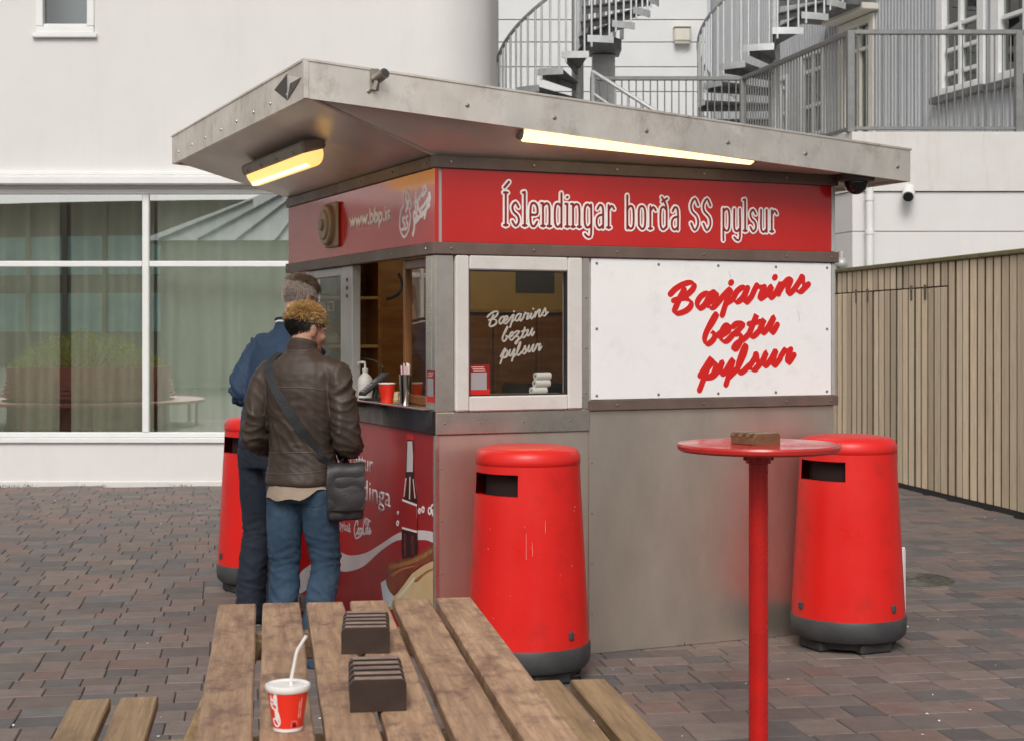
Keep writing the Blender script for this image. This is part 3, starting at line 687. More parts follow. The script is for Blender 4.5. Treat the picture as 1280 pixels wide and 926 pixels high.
for i in range(4200):
    a = r.random()*6.283; rr = 1.35*math.sqrt(r.random()); hh = (1-(rr/1.5)**2)*.95*(.82+.25*noise.noise(Vector((math.cos(a)*rr*2, math.sin(a)*rr*2, 1))))
    p = Vector((math.cos(a)*rr, math.sin(a)*rr, hh*(r.random()**.35))); s = r.uniform(.02, .04)
    d = Vector((r.gauss(0, 1), r.gauss(0, 1), r.gauss(.4, 1))).normalized(); e = d.orthogonal().normalized()*s*.5
    mb.face([p, p+d*s+e, p+d*s*2, p+d*s-e])
part('foliage', mb, M['bush_leaf'], t, smooth=False)
mb = MB()
for i in range(14):
    a = r.random()*6.28; mb.cyl((math.cos(a)*.1, math.sin(a)*.1, -.02), (math.cos(a)*.8, math.sin(a)*.8, .6), .02, 5, .006)
part('stem', mb, M['cut_wood'], t)

# ------------------------------------------------------------------ kiosk: local x runs along the right face, local y along the left face
C0 = gp(545, 836); KA = math.atan2(.4028, .9153); K = Frame(C0, KA); LX, LY = 2.278, 2.573
def RF(px, py, off=0): p = K.plane(px, py, 1, -off); return p.x, p.z
def LF(px, py, off=0): p = K.plane(px, py, 0, -off); return p.y, p.z
kiosk = thing('hot_dog_kiosk', 'small stainless steel hot dog kiosk with red header and overhanging metal roof', 'kiosk', C0, KA)
zU1, zU0 = RF(546, 195)[1], RF(546, 210)[1]; zM1, zM0 = RF(546, 303)[1], RF(546, 318)[1]
zS1, zS0 = RF(560, 515)[1], RF(560, 543)[1]; xW = RF(736, 500)[0]; zT1, zT0 = RF(737, 500)[1], RF(737, 513)[1]
RP = lambda u, v, o: Vector((u, -o, v)); LP = lambda u, v, o: Vector((-o, u, v))
# steel walls
mb = MB(); mb.bb(.0, xW-.002, .0, .05, 0, zS0-.001, .004); mb.bb(xW, LX, .004, .05, 0, zT0, .004); part('lower_wall', mb, M['steel_low'], kiosk)
mb = MB(); mb.bb(-.006, xW+.0, -.014, .05, zS0, zS1, .004); part('sill_strip', mb, M['steel'], kiosk)
xp = RF(567, 400)[0]; yp = LF(533, 400)[0]
mb = MB(); mb.bb(-.004, xp-.001, -.004, .05, zS1+.001, zM0-.001, .004); mb.bb(-.0045, .05, .051, yp, 1.236, zM0-.001, .004); part('corner_post', mb, M['steel'], kiosk)
mb = MB(); mb.bb(-.011, .012, -.011, .012, .0, zS0-.002, .003); part('corner_edge', mb, M['steel'], kiosk)
mb = MB(); mb.bb(RF(727, 400)[0], xW-.001, -.008, .05, zS1+.001, zM0-.001, .003); part('window_post', mb, M['steel'], kiosk)
mb = MB(); mb.bb(RF(1038.5, 400)[0], LX, -.010, .05, zT1+.001, zM0-.001, .003); mb.bb(RF(1038.5, 270)[0], LX, -.010, .05, zM1+.001, zU0-.001, .003); part('edge_post', mb, M['frame_grey'], kiosk)
mb = MB(); mb.bb(xW, RF(1038, 400)[0], .001, .05, zT1, zM0-.001); mb.bb(.0, RF(1038, 400)[0], .001, .05, zM1, zU0); mb.bb(.001, .05, .06, LY, zM1, zU0); part('backing', mb, M['frame_grey'], kiosk)
mb = MB(); mb.bb(LX-.05, LX, .051, LY, 0, zU1-.002); mb.bb(.05, LX-.051, LY-.05, LY, 0, zU1-.002); part('rear_wall', mb, M['steel_low'], kiosk)
# trims
mb = MB(); mb.bb(-.022, LX+.012, -.022, .03, zU0, zU1, .003); mb.bb(-.022, .03, .031, LY+.01, zU0, zU1, .003); part('upper_trim', mb, M['trim'], kiosk)
mb = MB(); mb.bb(-.024, LX+.014, -.024, .03, zM0, zM1, .003); mb.bb(-.024, .03, .031, LY+.01, zM0, zM1, .003); part('middle_trim', mb, M['trim'], kiosk)
mb = MB(); mb.bb(xW-.003, LX+.012, -.022, .03, zT0, zT1, .003); part('board_trim', mb, M['trim'], kiosk)
# red header
mb = MB(); mb.bb(RF(552, 260)[0], RF(1038, 260)[0], -.008, 0, zM1+.001, zU0-.001, .002); hd = part('header_panel', mb, M['red_sign'], kiosk)
mb = MB(); mb.bb(-.009, .01, -.0095, RF(551.5, 260)[0]-0, zM1+.001, zU0-.001) ; part('header_corner', mb, M['red_sign'], kiosk)
mb = MB(); mb.bb(-.008, 0, .02, LY, zM1+.001, zU0-.001, .002); hl = part('side_header_panel', mb, M['red_sign'], kiosk)
# window in the right face
wx0, wx1 = RF(568, 400)[0], RF(726.5, 400)[0]; gx0, gx1 = RF(585, 400)[0], RF(708, 400)[0]; wz0, wz1 = zS1+.002, zM0-.002; gz0, gz1 = RF(640, 494)[1], RF(640, 338.5)[1]
mb = MB()
mb.bb(wx0, gx0, -.022, .05, wz0, wz1, .008); mb.bb(gx1, wx1, -.022, .05, wz0, wz1, .008); mb.bb(gx0+.001, gx1-.001, -.022, .05, wz0, gz0, .006); mb.bb(gx0+.001, gx1-.001, -.022, .05, gz1, wz1, .006)
kw = part('front_window', mb, M['frame_white'], kiosk)
mb = MB(); e = .007; 
for a in ((gx0, gx0+e, gz0, gz1), (gx1-e, gx1, gz0, gz1), (gx0+e, gx1-e, gz0, gz0+e), (gx0+e, gx1-e, gz1-e, gz1)): mb.bb(a[0]+.0005, a[1], -.012, .02, a[2]+.0005, a[3])
part('gasket', mb, M['plastic_black'], kw)
mb = MB(); mb.face([(gx0, .006, gz0), (gx1, .006, gz0), (gx1, .006, gz1), (gx0, .006, gz1)]); part('pane', mb, M['glass'], kw)
# white board
bx0, bx1 = RF(738, 400)[0], RF(1037.5, 400)[0]; bz0, bz1 = zT1+.002, RF(738, 323)[1]
mb = MB(); mb.bb(bx0, bx1, -.012, 0, bz0, zM0-.003, .003); board = part('white_board', mb, M['white_board'], kiosk)
mb = MB()
for fx in (.02, .265, .51, .755, .98):
    for fz in (.03, .5, .965) if fx in (.02, .98) else (.03, .965): mb.bolt((bx0+(bx1-bx0)*fx, -.012, bz0+(bz1-bz0)*fz), (0, -1, 0), .0075)
for fx in (.03, .22, .42, .64, .86, .985):
    for z in ((zU0+zU1)/2, (zM0+zM1)/2): mb.bolt((fx*LX, -.024, z), (0, -1, 0), .007); mb.bolt((-.024, fx*LY, z), (-1, 0, 0), .007)
    if fx > .4: mb.bolt((fx*LX, -.022, (zT0+zT1)/2), (0, -1, 0), .007)
for z in (zS1+.08, zS1+.3, zS1+.55): mb.bolt((RF(732, 400)[0], -.008, z), (0, -1, 0), .006)
for x in (.04, .22, .45, .7): mb.bolt((x*1.0, -.014, (zS0+zS1)/2), (0, -1, 0), .006)
for z in (.2, .45, .7, .95): mb.bolt((.03, 0, z), (0, -1, 0), .005); mb.bolt((xW+.02, .004, z), (0, -1, 0), .005)
part('bolts', mb, M['bolt'], kiosk, kind='stuff')

# ---- strokes of lettering as flat raised ribbons on a face
def strokes(mb, P, polys, w, off0, th=.0012, pen=None, smooth=5, taper=.0, closed=False):
    for pi_, poly in enumerate(polys):
        off = off0
        pts = [Vector((p[0], p[1])) for p in poly]
        if smooth and len(pts) > 2: pts = [Vector((p.x, p.y)) for p in crom([(p.x, p.y, 0) for p in pts], smooth, closed)]
        if closed: pts.append(pts[0])
        if len(pts) == 1: pts = [pts[0], pts[0] + Vector((w*.05, w*.05))]
        L = len(pts); rows = []
        for i, p in enumerate(pts):
            t = pts[min(i+1, L-1)] - pts[max(i-1, 0)]
            if t.length < 1e-9: t = Vector((1, 0))
            t.normalize(); n = Vector((-t.y, t.x)); ww = w/2; off = off0 + (pi_ % 24)*.00002 + i/L*.00030
            if pen is not None: ww *= pen[1] + (1-pen[1])*abs(math.sin(math.atan2(t.y, t.x) - pen[0]))
            def row(c, h): return [P(*(c + n*h), off-th), P(*(c + n*h), off), P(*(c + n*h*.96), off+th), P(*(c - n*h*.96), off+th), P(*(c - n*h), off), P(*(c - n*h), off-th)]
            if not closed and i == 0: rows += [row(p - t*ww*.95, ww*.28), row(p - t*ww*.62, ww*.76)]
            rows.append(row(p, ww))
            if not closed and i == L-1: rows += [row(p + t*ww*.62, ww*.76), row(p + t*ww*.95, ww*.28)]
        mb.rings(rows, cap=not closed)
    return mb
Z = lambda pts, x0, y0, s: [(x0 + a/s, y0 + b/s) for a, b in pts]
def onR(polys, off): return [[RF(x, y, off) for x, y in p] for p in polys]
def onL(polys, off): return [[LF(x, y, off) for x, y in p] for p in polys]
SCRIPT = [ # Baejarins beztu pylsur, brush script
 [(98,205),(130,172),(180,142),(230,127),(258,138),(252,168),(215,207),(165,235),(118,250)], [(118,250),(185,236),(232,252),(236,285),(205,318),(150,338),(125,325),(138,285),(165,225),(190,178)],
 [(362,208),(345,200),(305,222),(280,265),(292,303),(325,285),(352,240),(366,205)], [(362,212),(345,268),(352,290)], [(352,268),(398,238),(412,205),(392,192),(360,235),(356,282),(385,298),(432,250)],
 [(432,250),(470,205),(508,172),(490,225),(468,290),(450,348)], [(508,130),(512,126)], [(475,270),(520,242)],
 [(618,168),(590,160),(550,188),(530,235),(548,260),(585,235),(622,165)], [(622,165),(600,232),(612,262),(650,222)],
 [(650,222),(686,146),(700,158),(736,158)], [(736,158),(714,205),(708,238),(745,212)],
 [(745,212),(786,152),(768,210),(782,230),(818,192)], [(806,94),(810,90)],
 [(818,192),(852,128),(834,204)], [(840,185),(885,118),(918,106),(896,168),(903,204),(938,176)],
 [(938,176),(978,115),(996,82),(1000,120),(1008,160),(980,190),(950,178)], [(990,186),(1036,140)],
 [(345,455),(385,395),(412,342),(395,360),(355,435),(330,505),(345,546),(385,520),(402,478),(382,466),(408,490),(440,468)],
 [(440,490),(488,458),(498,422),(470,422),(442,472),(446,518),(480,525),(525,478)],
 [(525,425),(552,405),(592,408),(560,450),(535,478),(572,478),(576,518),(548,572),(527,578),(545,545),(600,508),(632,475)],
 [(632,475),(684,345),(652,430),(636,480),(660,494),(702,455)], [(630,408),(712,392)],
 [(702,455),(736,376),(714,442),(728,470),(762,430),(802,360),(776,430),(790,468),(824,415)],
 [(300,758),(376,640),(346,720),(296,855)], [(346,712),(388,668),(408,690),(382,755),(335,770)], [(345,775),(385,765),(425,722)],
 [(425,728),(452,660),(434,732),(462,742),(522,650),(502,730),(476,818)], [(494,770),(548,716)],
 [(548,720),(598,615),(612,555),(592,585),(560,680),(560,732),(585,735),(632,690)],
 [(632,700),(668,645),(682,606),(690,650),(694,690),(665,718),(638,706)], [(678,715),(722,660)],
 [(718,672),(750,600),(728,672),(745,692),(780,650),(816,585),(794,662),(806,690),(846,640)],
 [(846,632),(880,580),(890,600),(916,582)], [(916,582),(894,640),(900,672),(938,620)]]
S_PX = [Z(p, 820, 330, 5.445) for p in SCRIPT]
mb = MB(); strokes(mb, RP, onR(S_PX, .012), .0335, .0136, .0006, (R(-38), .36)); part('lettering', mb, M['print_red'], board, 20)
mb = MB(); strokes(mb, RP, onR(S_PX, .012), .0372, .0122, .0006, (R(-38), .43)); part('lettering_edge', mb, M['print_pink'], board, 20)
# same words, small and pale, on the window pane
def small(p): return [(608 + (x-835)*77/176, 384 + (y-342)*71/146) for x, y in p]
mb = MB(); strokes(mb, RP, onR([small(p) for p in S_PX], -.004), .0095, -.003, .0006, (R(-38), .7), 4); part('window_lettering', mb, mat('pale_film', (.42, .38, .33), .6), kw, 60)
# stray dark scuffs on the board
mb = MB(); strokes(mb, RP, onR([[(911, 340), (913, 346)], [(997, 389), (999, 396), (998, 402)]], .012), .006, .0125, .0006); part('scuff', mb, M['print_grey'], board)

# outlined condensed serif letters of the header
def serif(text):
    G = {'i': ([[(0, 0), (0, 1)]], .0), 'l': ([[(0, 0), (0, 1.45)]], .0), 'n': ([[(0, 0), (0, 1)], [(0, .86), (.1, 1), (.2, .86), (.2, 0)]], .2),
         'r': ([[(0, 0), (0, 1)], [(0, .8), (.1, .98), (.18, .84)]], .16), 'u': ([[(0, 1), (0, .14), (.1, 0), (.2, .14)], [(.2, 1), (.2, 0)]], .2),
         'o': ([[(0, .15), (0, .85), (.1, 1), (.2, .85), (.2, .15), (.1, 0), (0, .15)]], .2), 'd': ([[(.2, .15), (.1, 0), (0, .15), (0, .85), (.1, 1), (.2, .85)], [(.2, 0), (.2, 1.45)]], .2),
         'b': ([[(0, .15), (.1, 0), (.2, .15), (.2, .85), (.1, 1), (0, .85)], [(0, 0), (0, 1.45)]], .2), 'p': ([[(0, .15), (.1, 0), (.2, .15), (.2, .85), (.1, 1), (0, .85)], [(0, -.42), (0, 1)]], .2),
         'e': ([[(.2, .2), (.1, 0), (0, .15), (0, .85), (.1, 1), (.2, .85), (.2, .52), (.02, .5)]], .2), 's': ([[(.19, .8), (.1, 1), (0, .82), (.04, .6), (.17, .42), (.2, .18), (.1, 0), (0, .2)]], .2),
         'a': ([[(.02, .82), (.1, 1), (.2, .85), (.2, 0)], [(.2, .58), (.08, .54), (0, .4), (0, .14), (.08, 0), (.2, .12)]], .2), 'g': ([[(.2, .15), (.1, 0), (0, .15), (0, .85), (.1, 1), (.2, .85)], [(.2, 1), (.2, -.25), (.1, -.40), (.0, -.28)]], .2),
         'y': ([[(0, 1), (0, .14), (.1, 0), (.2, .14)], [(.2, 1), (.2, -.25), (.1, -.40), (0, -.28)]], .2), 'S': ([[(.24, 1.12), (.13, 1.42), (0, 1.15), (.03, .85), (.2, .6), (.24, .28), (.12, 0), (0, .3)]], .24),
         'ð': ([[(.2, .15), (.1, 0), (0, .15), (0, .85), (.1, 1), (.2, .85)], [(.2, .1), (.2, .9), (.14, 1.2), (.04, 1.42)], [(.05, 1.22), (.22, 1.38)]], .2),
         'Í': ([[(0, 0), (0, 1.42)], [(-.04, 1.62), (.10, 1.86)]], .02)}
    out = []; x = 0
    for ch in text:
        if ch == ' ': x += .27; continue
        st, w = G[ch]
        for p in st: out.append([(a+x, b) for a, b in p])
        feet = {'i': (0,), 'l': (0,), 'n': (0, .2), 'r': (0,), 'Í': (0,), 'p': ()}.get(ch, ())
        for f in feet: out.append([(x+f-.055, .03), (x+f+.055, .03)])
        if ch in 'iln': out.append([(x-.06, 1 if ch != 'l' else 1.43), (x, 1 if ch != 'l' else 1.43)])
        if ch == 'i': out.append([(x-.01, 1.28), (x+.01, 1.30)])
        if ch == 'Í': out.append([(x-.055, 1.40), (x+.055, 1.40)])
        x += w + .185
    return out, x - .185
hs_, hwid = serif('Íslendingar borða SS pylsur')
xa, za = RF(632, 282.5, .008); xb, zb = RF(970, 290.5, .008); sx = (xb-xa)/hwid; xh = RF(632, 282.5, .008)[1] - RF(632, 253, .008)[1]; xh = abs(xh)
mapH = lambda p: (xa + p[0]*sx, za + p[1]*xh + (zb-za)*p[0]/hwid)
HS = [[mapH(p) for p in poly] for poly in hs_]
mb = MB(); strokes(mb, RP, HS, .0300, .0085, .0006, None, 3); part('lettering', mb, M['print_white'], hd, 20)
mb = MB(); strokes(mb, RP, HS, .0112, .0104, .0006, None, 3); part('lettering_inner', mb, M['print_dark_red'], hd, 20)

def text_on(txt, P, u, v, size, m, off, parent, name='lettering', sgn=1, xs=1, slant=0, bold=0, fit=None):
    cu = bpy.data.curves.new('text', 'FONT'); cu.body = txt; cu.size = size; cu.offset = bold; cu.resolution_u = 3; cu.fill_mode = 'BOTH' if hasattr(cu, 'fill_mode') else cu.fill_mode
    to = bpy.data.objects.new('text', cu); COL.objects.link(to)
    dg = bpy.context.evaluated_depsgraph_get(); dg.update(); me = bpy.data.meshes.new_from_object(to.evaluated_get(dg)); bpy.data.objects.remove(to)
    if fit: xs = fit/max(w.co.x for w in me.vertices)
    for w in me.vertices: w.co = P(u + sgn*(w.co.x*xs + w.co.y*slant), v + w.co.y, off)
    b = bmesh.new(); b.from_mesh(me); bmesh.ops.remove_doubles(b, verts=b.verts[:], dist=1e-6)
    r = bmesh.ops.extrude_face_region(b, geom=b.faces[:]); o = P(0, 0, .0008) - P(0, 0, 0)
    bmesh.ops.translate(b, verts=[e for e in r['geom'] if isinstance(e, bmesh.types.BMVert)], vec=o)
    mb = MB(); mb.b.free(); mb.b = b
    return part(name, mb, m, parent, 30, False)
u0, v0 = LF(437, 285, .009); u1, v1 = LF(488, 277, .009)
text_on('www.bbp.is', LP, u0, v0-.004, .118, M['print_white'], .0085, hl, sgn=-1, fit=abs(u1-u0), bold=.005)
# emblem: pear outline with SS, and a slanting scribble of white script
EM = lambda pts: Z(pts, 490, 220, 10.28)
mb = MB(); strokes(mb, LP, onL([EM([(185,180),(212,230),(240,330),(245,400),(228,450),(238,540),(215,700),(160,790),(115,720),(100,600),(120,450),(150,380),(150,250)])], .008), .014, .0085, .0009, closed=True)
strokes(mb, LP, onL([EM(p) for p in ([(165,540),(140,550),(150,600),(170,640),(150,690),(128,690)], [(205,520),(185,540),(190,590),(205,630),(190,680),(165,690)])], .008), .016, .0086, .0009)
strokes(mb, LP, onL([EM(p) for p in ([(185,220),(180,300),(200,360),(185,460)], [(215,330),(205,420)])], .008), .02, .0087, .0009)
part('emblem', mb, M['print_white'], hl, 20)
mb = MB(); strokes(mb, LP, onL([EM(p) for p in ([(312,215),(305,330),(350,300),(390,230),(420,130),(440,190),(400,260)], [(270,760),(290,640),(280,480),(320,500),(300,600),(350,540),(400,470)], [(480,230),(490,300),(450,400),(420,540)], [(330,330),(340,440),(400,400),(460,300),(475,250)], [(300,340),(310,470),(340,560)], [(360,450),(380,520),(440,430),(480,380)])], .008), .021, .0085, .0009)
part('script_mark', mb, M['print_white'], hl, 20)

# ---- serving side (left face)
zc = 1.236; yo0, yo1 = LF(533, 400)[0], LF(440, 400)[0]; yl = LF(428, 400)[0]; ye0 = LF(386, 400)[0]
mb = MB(); mb.bb(-.018, .03, .0, LY, 1.115, 1.226, .004); part('counter_front', mb, M['black_metal'], kiosk)
mb = MB(); mb.bb(-.045, .34, .055, LY-.06, 1.2265, zc, .003); part('counter_top', mb, M['steel'], kiosk)
mb = MB(); mb.bb(-.004, .05, .013, LY, 0, 1.1145, .003); poster = part('poster_panel', mb, M['red_poster'], kiosk)
mb = MB(); mb.bb(.0, .05, ye0, LY, zc+.001, zM0-.001, .004); part('end_post', mb, M['frame_white'], kiosk)
mb = MB(); mb.bb(.0, .05, yo1, yl, zc+.001, zM0-.001, .004); 
mull = part('window_mullion', mb, M['frame_grey'], kiosk)
mb = MB(); ym = (yo1+yl)/2
for z in (1.30, 1.33, 1.80, 1.845, 1.89): mb.cyl((.003, ym, z), (-.004, ym, z), .011, 10)
part('mullion_bolt', mb, M['plastic_black'], mull)
mb = MB(); a, b_ = yl+.001, ye0-.001; z0, z1 = zc+.002, zM0-.002; f = .05
for q in ((a, a+f, z0, z1), (b_-f, b_, z0, z1), (a+f+.001, b_-f-.001, z0, z0+f), (a+f+.001, b_-f-.001, z1-f, z1)): mb.bb(.005, .045, q[0], q[1], q[2], q[3], .004)
sw = part('side_window', mb, M['frame_grey'], kiosk)
mb = MB(); mb.face([(.025, a+f, z0+f), (.025, b_-f, z0+f), (.025, b_-f, z1-f), (.025, a+f, z1-f)]); part('pane', mb, M['glass'], sw)
text_on('BÆJARINS BEZTU', LP, LF(412, 383)[0]+.36, 1.72, .085, bpy.data.materials['pale_film'], -.022, sw, 'window_lettering', sgn=-1, xs=.6)
# wooden sliding sash at the right of the opening
a, b_ = yo0+.004, LF(507, 420, -.07)[0]; f = .032; mb = MB()
for q in ((b_-f, b_, z0, z1), (a, a+.02, z0, z1), (a+.021, b_-f-.001, z0, z0+.045), (a+.021, b_-f-.001, z1-.05, z1)): mb.bb(.055, .095, q[0], q[1], q[2]+.001, q[3], .005)
ws = part('sliding_sash', mb, M['varnish_wood'], kiosk)
mb = MB(); mb.face([(.075, a+.02, z0+.045), (.075, b_-f, z0+.045), (.075, b_-f, z1-.05), (.075, a+.02, z1-.05)]); part('pane', mb, M['glass'], ws)

# ---- poster print: bottle, ribbon, hot dog, words
PX = lambda pts: Z(pts, 420, 500, 3.564)
def flat(pts_px, m, off, name, parent=poster, sm=5):
    pts = [LF(x, y, .004) for x, y in pts_px]
    if sm: pts = [(p.x, p.y) for p in crom([(a, b, 0) for a, b in pts], sm, True)]
    mb = MB(); mb.prism([LP(a, b, .004) for a, b in pts], LP(0, 0, off) - LP(0, 0, 0))
    bmesh.ops.triangulate(mb.b, faces=[f for f in mb.b.faces if len(f.verts) > 4]); return part(name, mb, m, parent, 20, False)
flat(PX([(-160,770),(-60,700),(0,672),(60,690),(130,680),(200,640),(260,600),(300,585),(370,578),(438,590),(438,632),(400,622),(330,622),(270,625),(200,670),(120,740),(50,762),(0,758),(-60,780),(-160,860)]), M['print_grey'], .0008, 'ribbon_print')
flat(PX([(318,176),(344,176),(347,240),(347,320),(360,420),(364,480),(363,580),(361,690),(297,705),(294,580),(295,480),(300,430),(313,330),(315,240)]), M['cola'], .0012, 'bottle_print')
flat(PX([(320,182),(340,182),(344,250),(343,318),(316,318),(318,240)]), M['print_grey'], .0018, 'bottle_highlight', sm=0)
flat(PX([(318,150),(342,150),(344,176),(316,176)]), M['print_red'], .0018, 'bottle_cap', sm=0)
flat(PX([(296,438),(361,462),(362,590),(295,572)]), M['print_white'], .0016, 'bottle_label_edge', sm=0)
flat(PX([(296,448),(361,472),(362,580),(295,562)]), M['red_poster'], .0022, 'bottle_label', sm=0)
for k, pts in enumerate(([(310,345),(316,345),(306,430),(302,430)], [(328,340),(333,340),(331,440),(326,440)], [(343,350),(346,350),(355,436),(351,436)], [(304,592),(312,594),(312,690),(304,690)], [(336,600),(347,602),(347,690),(338,690)])):
    flat(PX(pts), M['print_pink'] if k < 3 else M['cola_light'], .0019, 'bottle_highlight', sm=0)
flat(PX([(200,812),(226,795),(240,850),(270,885),(270,920),(215,920)]), M['print_paper'], .0010, 'paper_print', sm=0)
flat(PX([(262,868),(300,825),(340,770),(395,732),(438,712),(438,930),(240,930)]), M['print_bun'], .0014, 'bun_print', sm=0)
flat(PX([(222,760),(228,735),(250,718),(300,706),(345,696),(390,672),(438,640),(438,708),(385,730),(335,772),(300,822),(264,866),(236,840),(224,800)]), M['print_sausage'], .0026, 'sausage_print', sm=3)
flat(PX([(240,735),(300,720),(360,700),(438,655),(438,672),(370,716),(300,738),(250,750)]), M['print_mustard'], .0032, 'mustard_print', sm=3)
flat(PX([(250,770),(300,745),(345,735),(350,742),(300,756),(258,784)]), mat('print_sausage_light', (.42, .12, .05), .3), .0033, 'sausage_highlight', sm=3)
flat(PX([(352,800),(400,762),(438,745),(438,752),(402,772),(362,808)]), M['print_mustard'], .0020, 'bun_crease', sm=3)
flat(PX([(272,872),(310,835),(345,790),(352,796),(318,842),(284,880)]), mat('print_bun_light', (.80, .66, .44), .35), .0020, 'bun_edge', sm=3)
mb = MB()
for cx, cy, r in ((275, 547, 9), (372, 492, 9), (388, 486, 11), (418, 492, 14), (432, 484, 18), (434, 500, 12), (276, 500, 4)):
    strokes(mb, LP, [[LF(420+(cx+r*.45*math.cos(a))/3.564, 500+(cy+r*math.sin(a))/3.564, .004) for a in [k*.785 for k in range(8)]]], .010, .0048, .0007, closed=True, smooth=3)
part('bubble_print', mb, M['print_white'], poster, 60)
uR, vR = LF(420+165/3.564, 500+325/3.564, .004); uD, vD = LF(420+243/3.564, 500+478/3.564, .004)
uL = LF(420+75/3.564, 500+330/3.564, .004)[0]; uL2 = LF(420+95/3.564, 500+490/3.564, .004)[0]
text_on('Þjóðarréttur', LP, uR+(uL-uR)*2.42, vR, .135, M['print_grey'], .0046, poster, sgn=-1, fit=(uL-uR)*2.42, bold=.001)
text_on('Íslendinga', LP, uD+(uL2-uD)*1.62, vD, .155, M['print_grey'], .0046, poster, sgn=-1, fit=(uL2-uD)*1.62, bold=.001)
u1_, v1_ = LF(420+74/3.564, 500+592/3.564, .004)
text_on('pylsa&', LP, u1_+.235, v1_, .075, M['print_grey'], .0046, poster, sgn=-1, xs=1.05)
COKE = [ # flowing soft drink script, unit height about 3
 [(2.15,2.2),(2.3,2.75),(1.7,3.0),(.85,2.45),(.25,1.4),(.3,.5),(.9,.15),(1.7,.55),(2.1,1.0)], [(.4,.1),(1.1,-.45),(2.6,-.35),(4.4,.15)],
 [(2.75,1.5),(2.35,1.25),(2.15,.65),(2.45,.25),(2.95,.6),(3.0,1.2),(2.7,1.45),(3.1,1.15),(3.4,1.2)],
 [(3.95,1.3),(3.6,1.45),(3.25,.9),(3.4,.3),(3.85,.45),(4.1,.8)],
 [(4.75,1.35),(4.35,1.3),(4.1,.75),(4.35,.25),(4.7,.7),(4.85,1.4),(4.8,.5),(5.05,.3),(5.3,.7)],
 [(6.75,2.1),(6.9,2.7),(6.3,2.95),(5.6,2.3),(5.2,1.2),(5.5,.35),(6.1,.3),(6.7,.85)], [(5.5,2.5),(6.4,3.35),(7.6,3.2),(9.2,2.75)],
 [(7.2,1.45),(6.8,1.2),(6.65,.6),(6.95,.25),(7.4,.6),(7.45,1.2),(7.15,1.45)],
 [(7.5,.9),(8.1,2.0),(8.3,2.7),(8.0,2.6),(7.75,1.4),(7.8,.4),(8.1,.3),(8.4,.7)],
 [(9.05,1.35),(8.7,1.3),(8.4,.75),(8.65,.25),(9.0,.7),(9.15,1.4),(9.1,.5),(9.4,.35),(9.7,.8)]]
def coke_on(px0, py0, px1, py1, hpx, w, off, name, parent, m):
    out = []
    for p in COKE: out.append([LF(px0+(px1-px0)*a/9.7, py0+(py1-py0)*a/9.7 - hpx*b/3.2, .004) for a, b in p])
    mb = MB(); strokes(mb, LP, out, w, off, .0007, (R(40), .6), 4); part(name, mb, m, parent, 60)
coke_on(420+80/3.564, 500+603/3.564, 420+157/3.564, 500+600/3.564, 20, .0125, .0048, 'script_print', poster, M['print_grey'])
coke_on(420+299/3.564, 500+528/3.564, 420+357/3.564, 500+540/3.564, 16, .010, .0034, 'script_print', poster, M['print_white'])

# ---- inside of the kiosk
zi = zU1-.01
mb = MB(); mb.bb(.06, LX-.055, .06, LY-.055, .002, .02); part('inner_floor', mb, M['dark_inside'], kiosk)
mb = MB(); mb.bb(.055, LX-.06, LY-.075, LY-.055, 1.72, zi); mb.bb(LX-.075, LX-.055, .06, LY-.08, 1.72, zi); part('inner_wall', mb, M['yellow_wall'], kiosk)
mb = MB(); mb.bb(.055, LX-.06, .06, LY-.06, zi-.025, zi-.002); part('inner_ceiling', mb, M['yellow_wall'], kiosk)
yb = LY-.32
cab = None
for k in range(4):
    x0 = .95+k*.31
    mb = MB(); mb.bb(x0, x0+.303, yb, LY-.08, .9, 1.72, .006); mb.bb(x0+.03, x0+.273, yb-.008, yb-.0005, .95, 1.67, .006); mb.cyl((x0+.26, yb-.03, 1.3), (x0+.26, yb-.03, 1.42), .008, 8); part('cabinet', mb, M['cab_wood'], kiosk)
mb = MB(); mb.bb(.9, LX-.08, yb-.03, LY-.08, 1.722, 1.745, .004); part('shelf', mb, M['shelf_wood'], kiosk)
mb = MB(); mb.bb(.4, .9, LY-.10, LY-.08, 1.2, zi-.03); part('panelling', mb, M['cab_wood'], kiosk)
for z in (1.50, 1.80, 2.12):
    mb = MB(); mb.bb(.06, .47, LY-.34, LY-.08, z, z+.02, .003); part('shelf', mb, M['shelf_wood'], kiosk)
mb = MB(); mb.bb(.47, .49, LY-.34, LY-.08, 1.2, zi-.03); mb.bb(.06, .47, LY-.095, LY-.08, 1.2, zi-.03); part('shelf_side', mb, M['cab_wood'], kiosk)
mb = MB(); mb.bb(.35, 1.5, .42, .95, .0, 1.16, .01); mb.bb(.35, 1.5, .40, .97, 1.161, 1.20, .008); part('work_counter', mb, M['plastic_black'], kiosk)
mb = MB(); mb.bb(.7, 1.15, .5, .85, 1.202, 1.33, .02); part('steamer', mb, M['black_metal'], kiosk)
mb = MB(); mb.bb(LX-.10, LX-.077, .9, 1.35, 1.82, 2.0, .004); mb.bb(1.52, 1.80, LY-.085, LY-.0765, 1.86, 2.03); part('dark_notice', mb, M['dark_inside'], kiosk)
for x0, z, w, h, m in ((.10, 1.821, .12, .13, 'dark_inside'), (.25, 1.821, .1, .16, 'print_dark_red'), (.12, 2.141, .16, .12, 'cab_wood'), (.14, 1.521, .09, .07, 'plastic_grey'), (.30, 2.141, .12, .10, 'dark_inside')):
    mb = MB(); mb.bb(x0, x0+w, LY-.30, LY-.14, z, z+h, .012); o = part('storage_box', mb, M[m], kiosk)

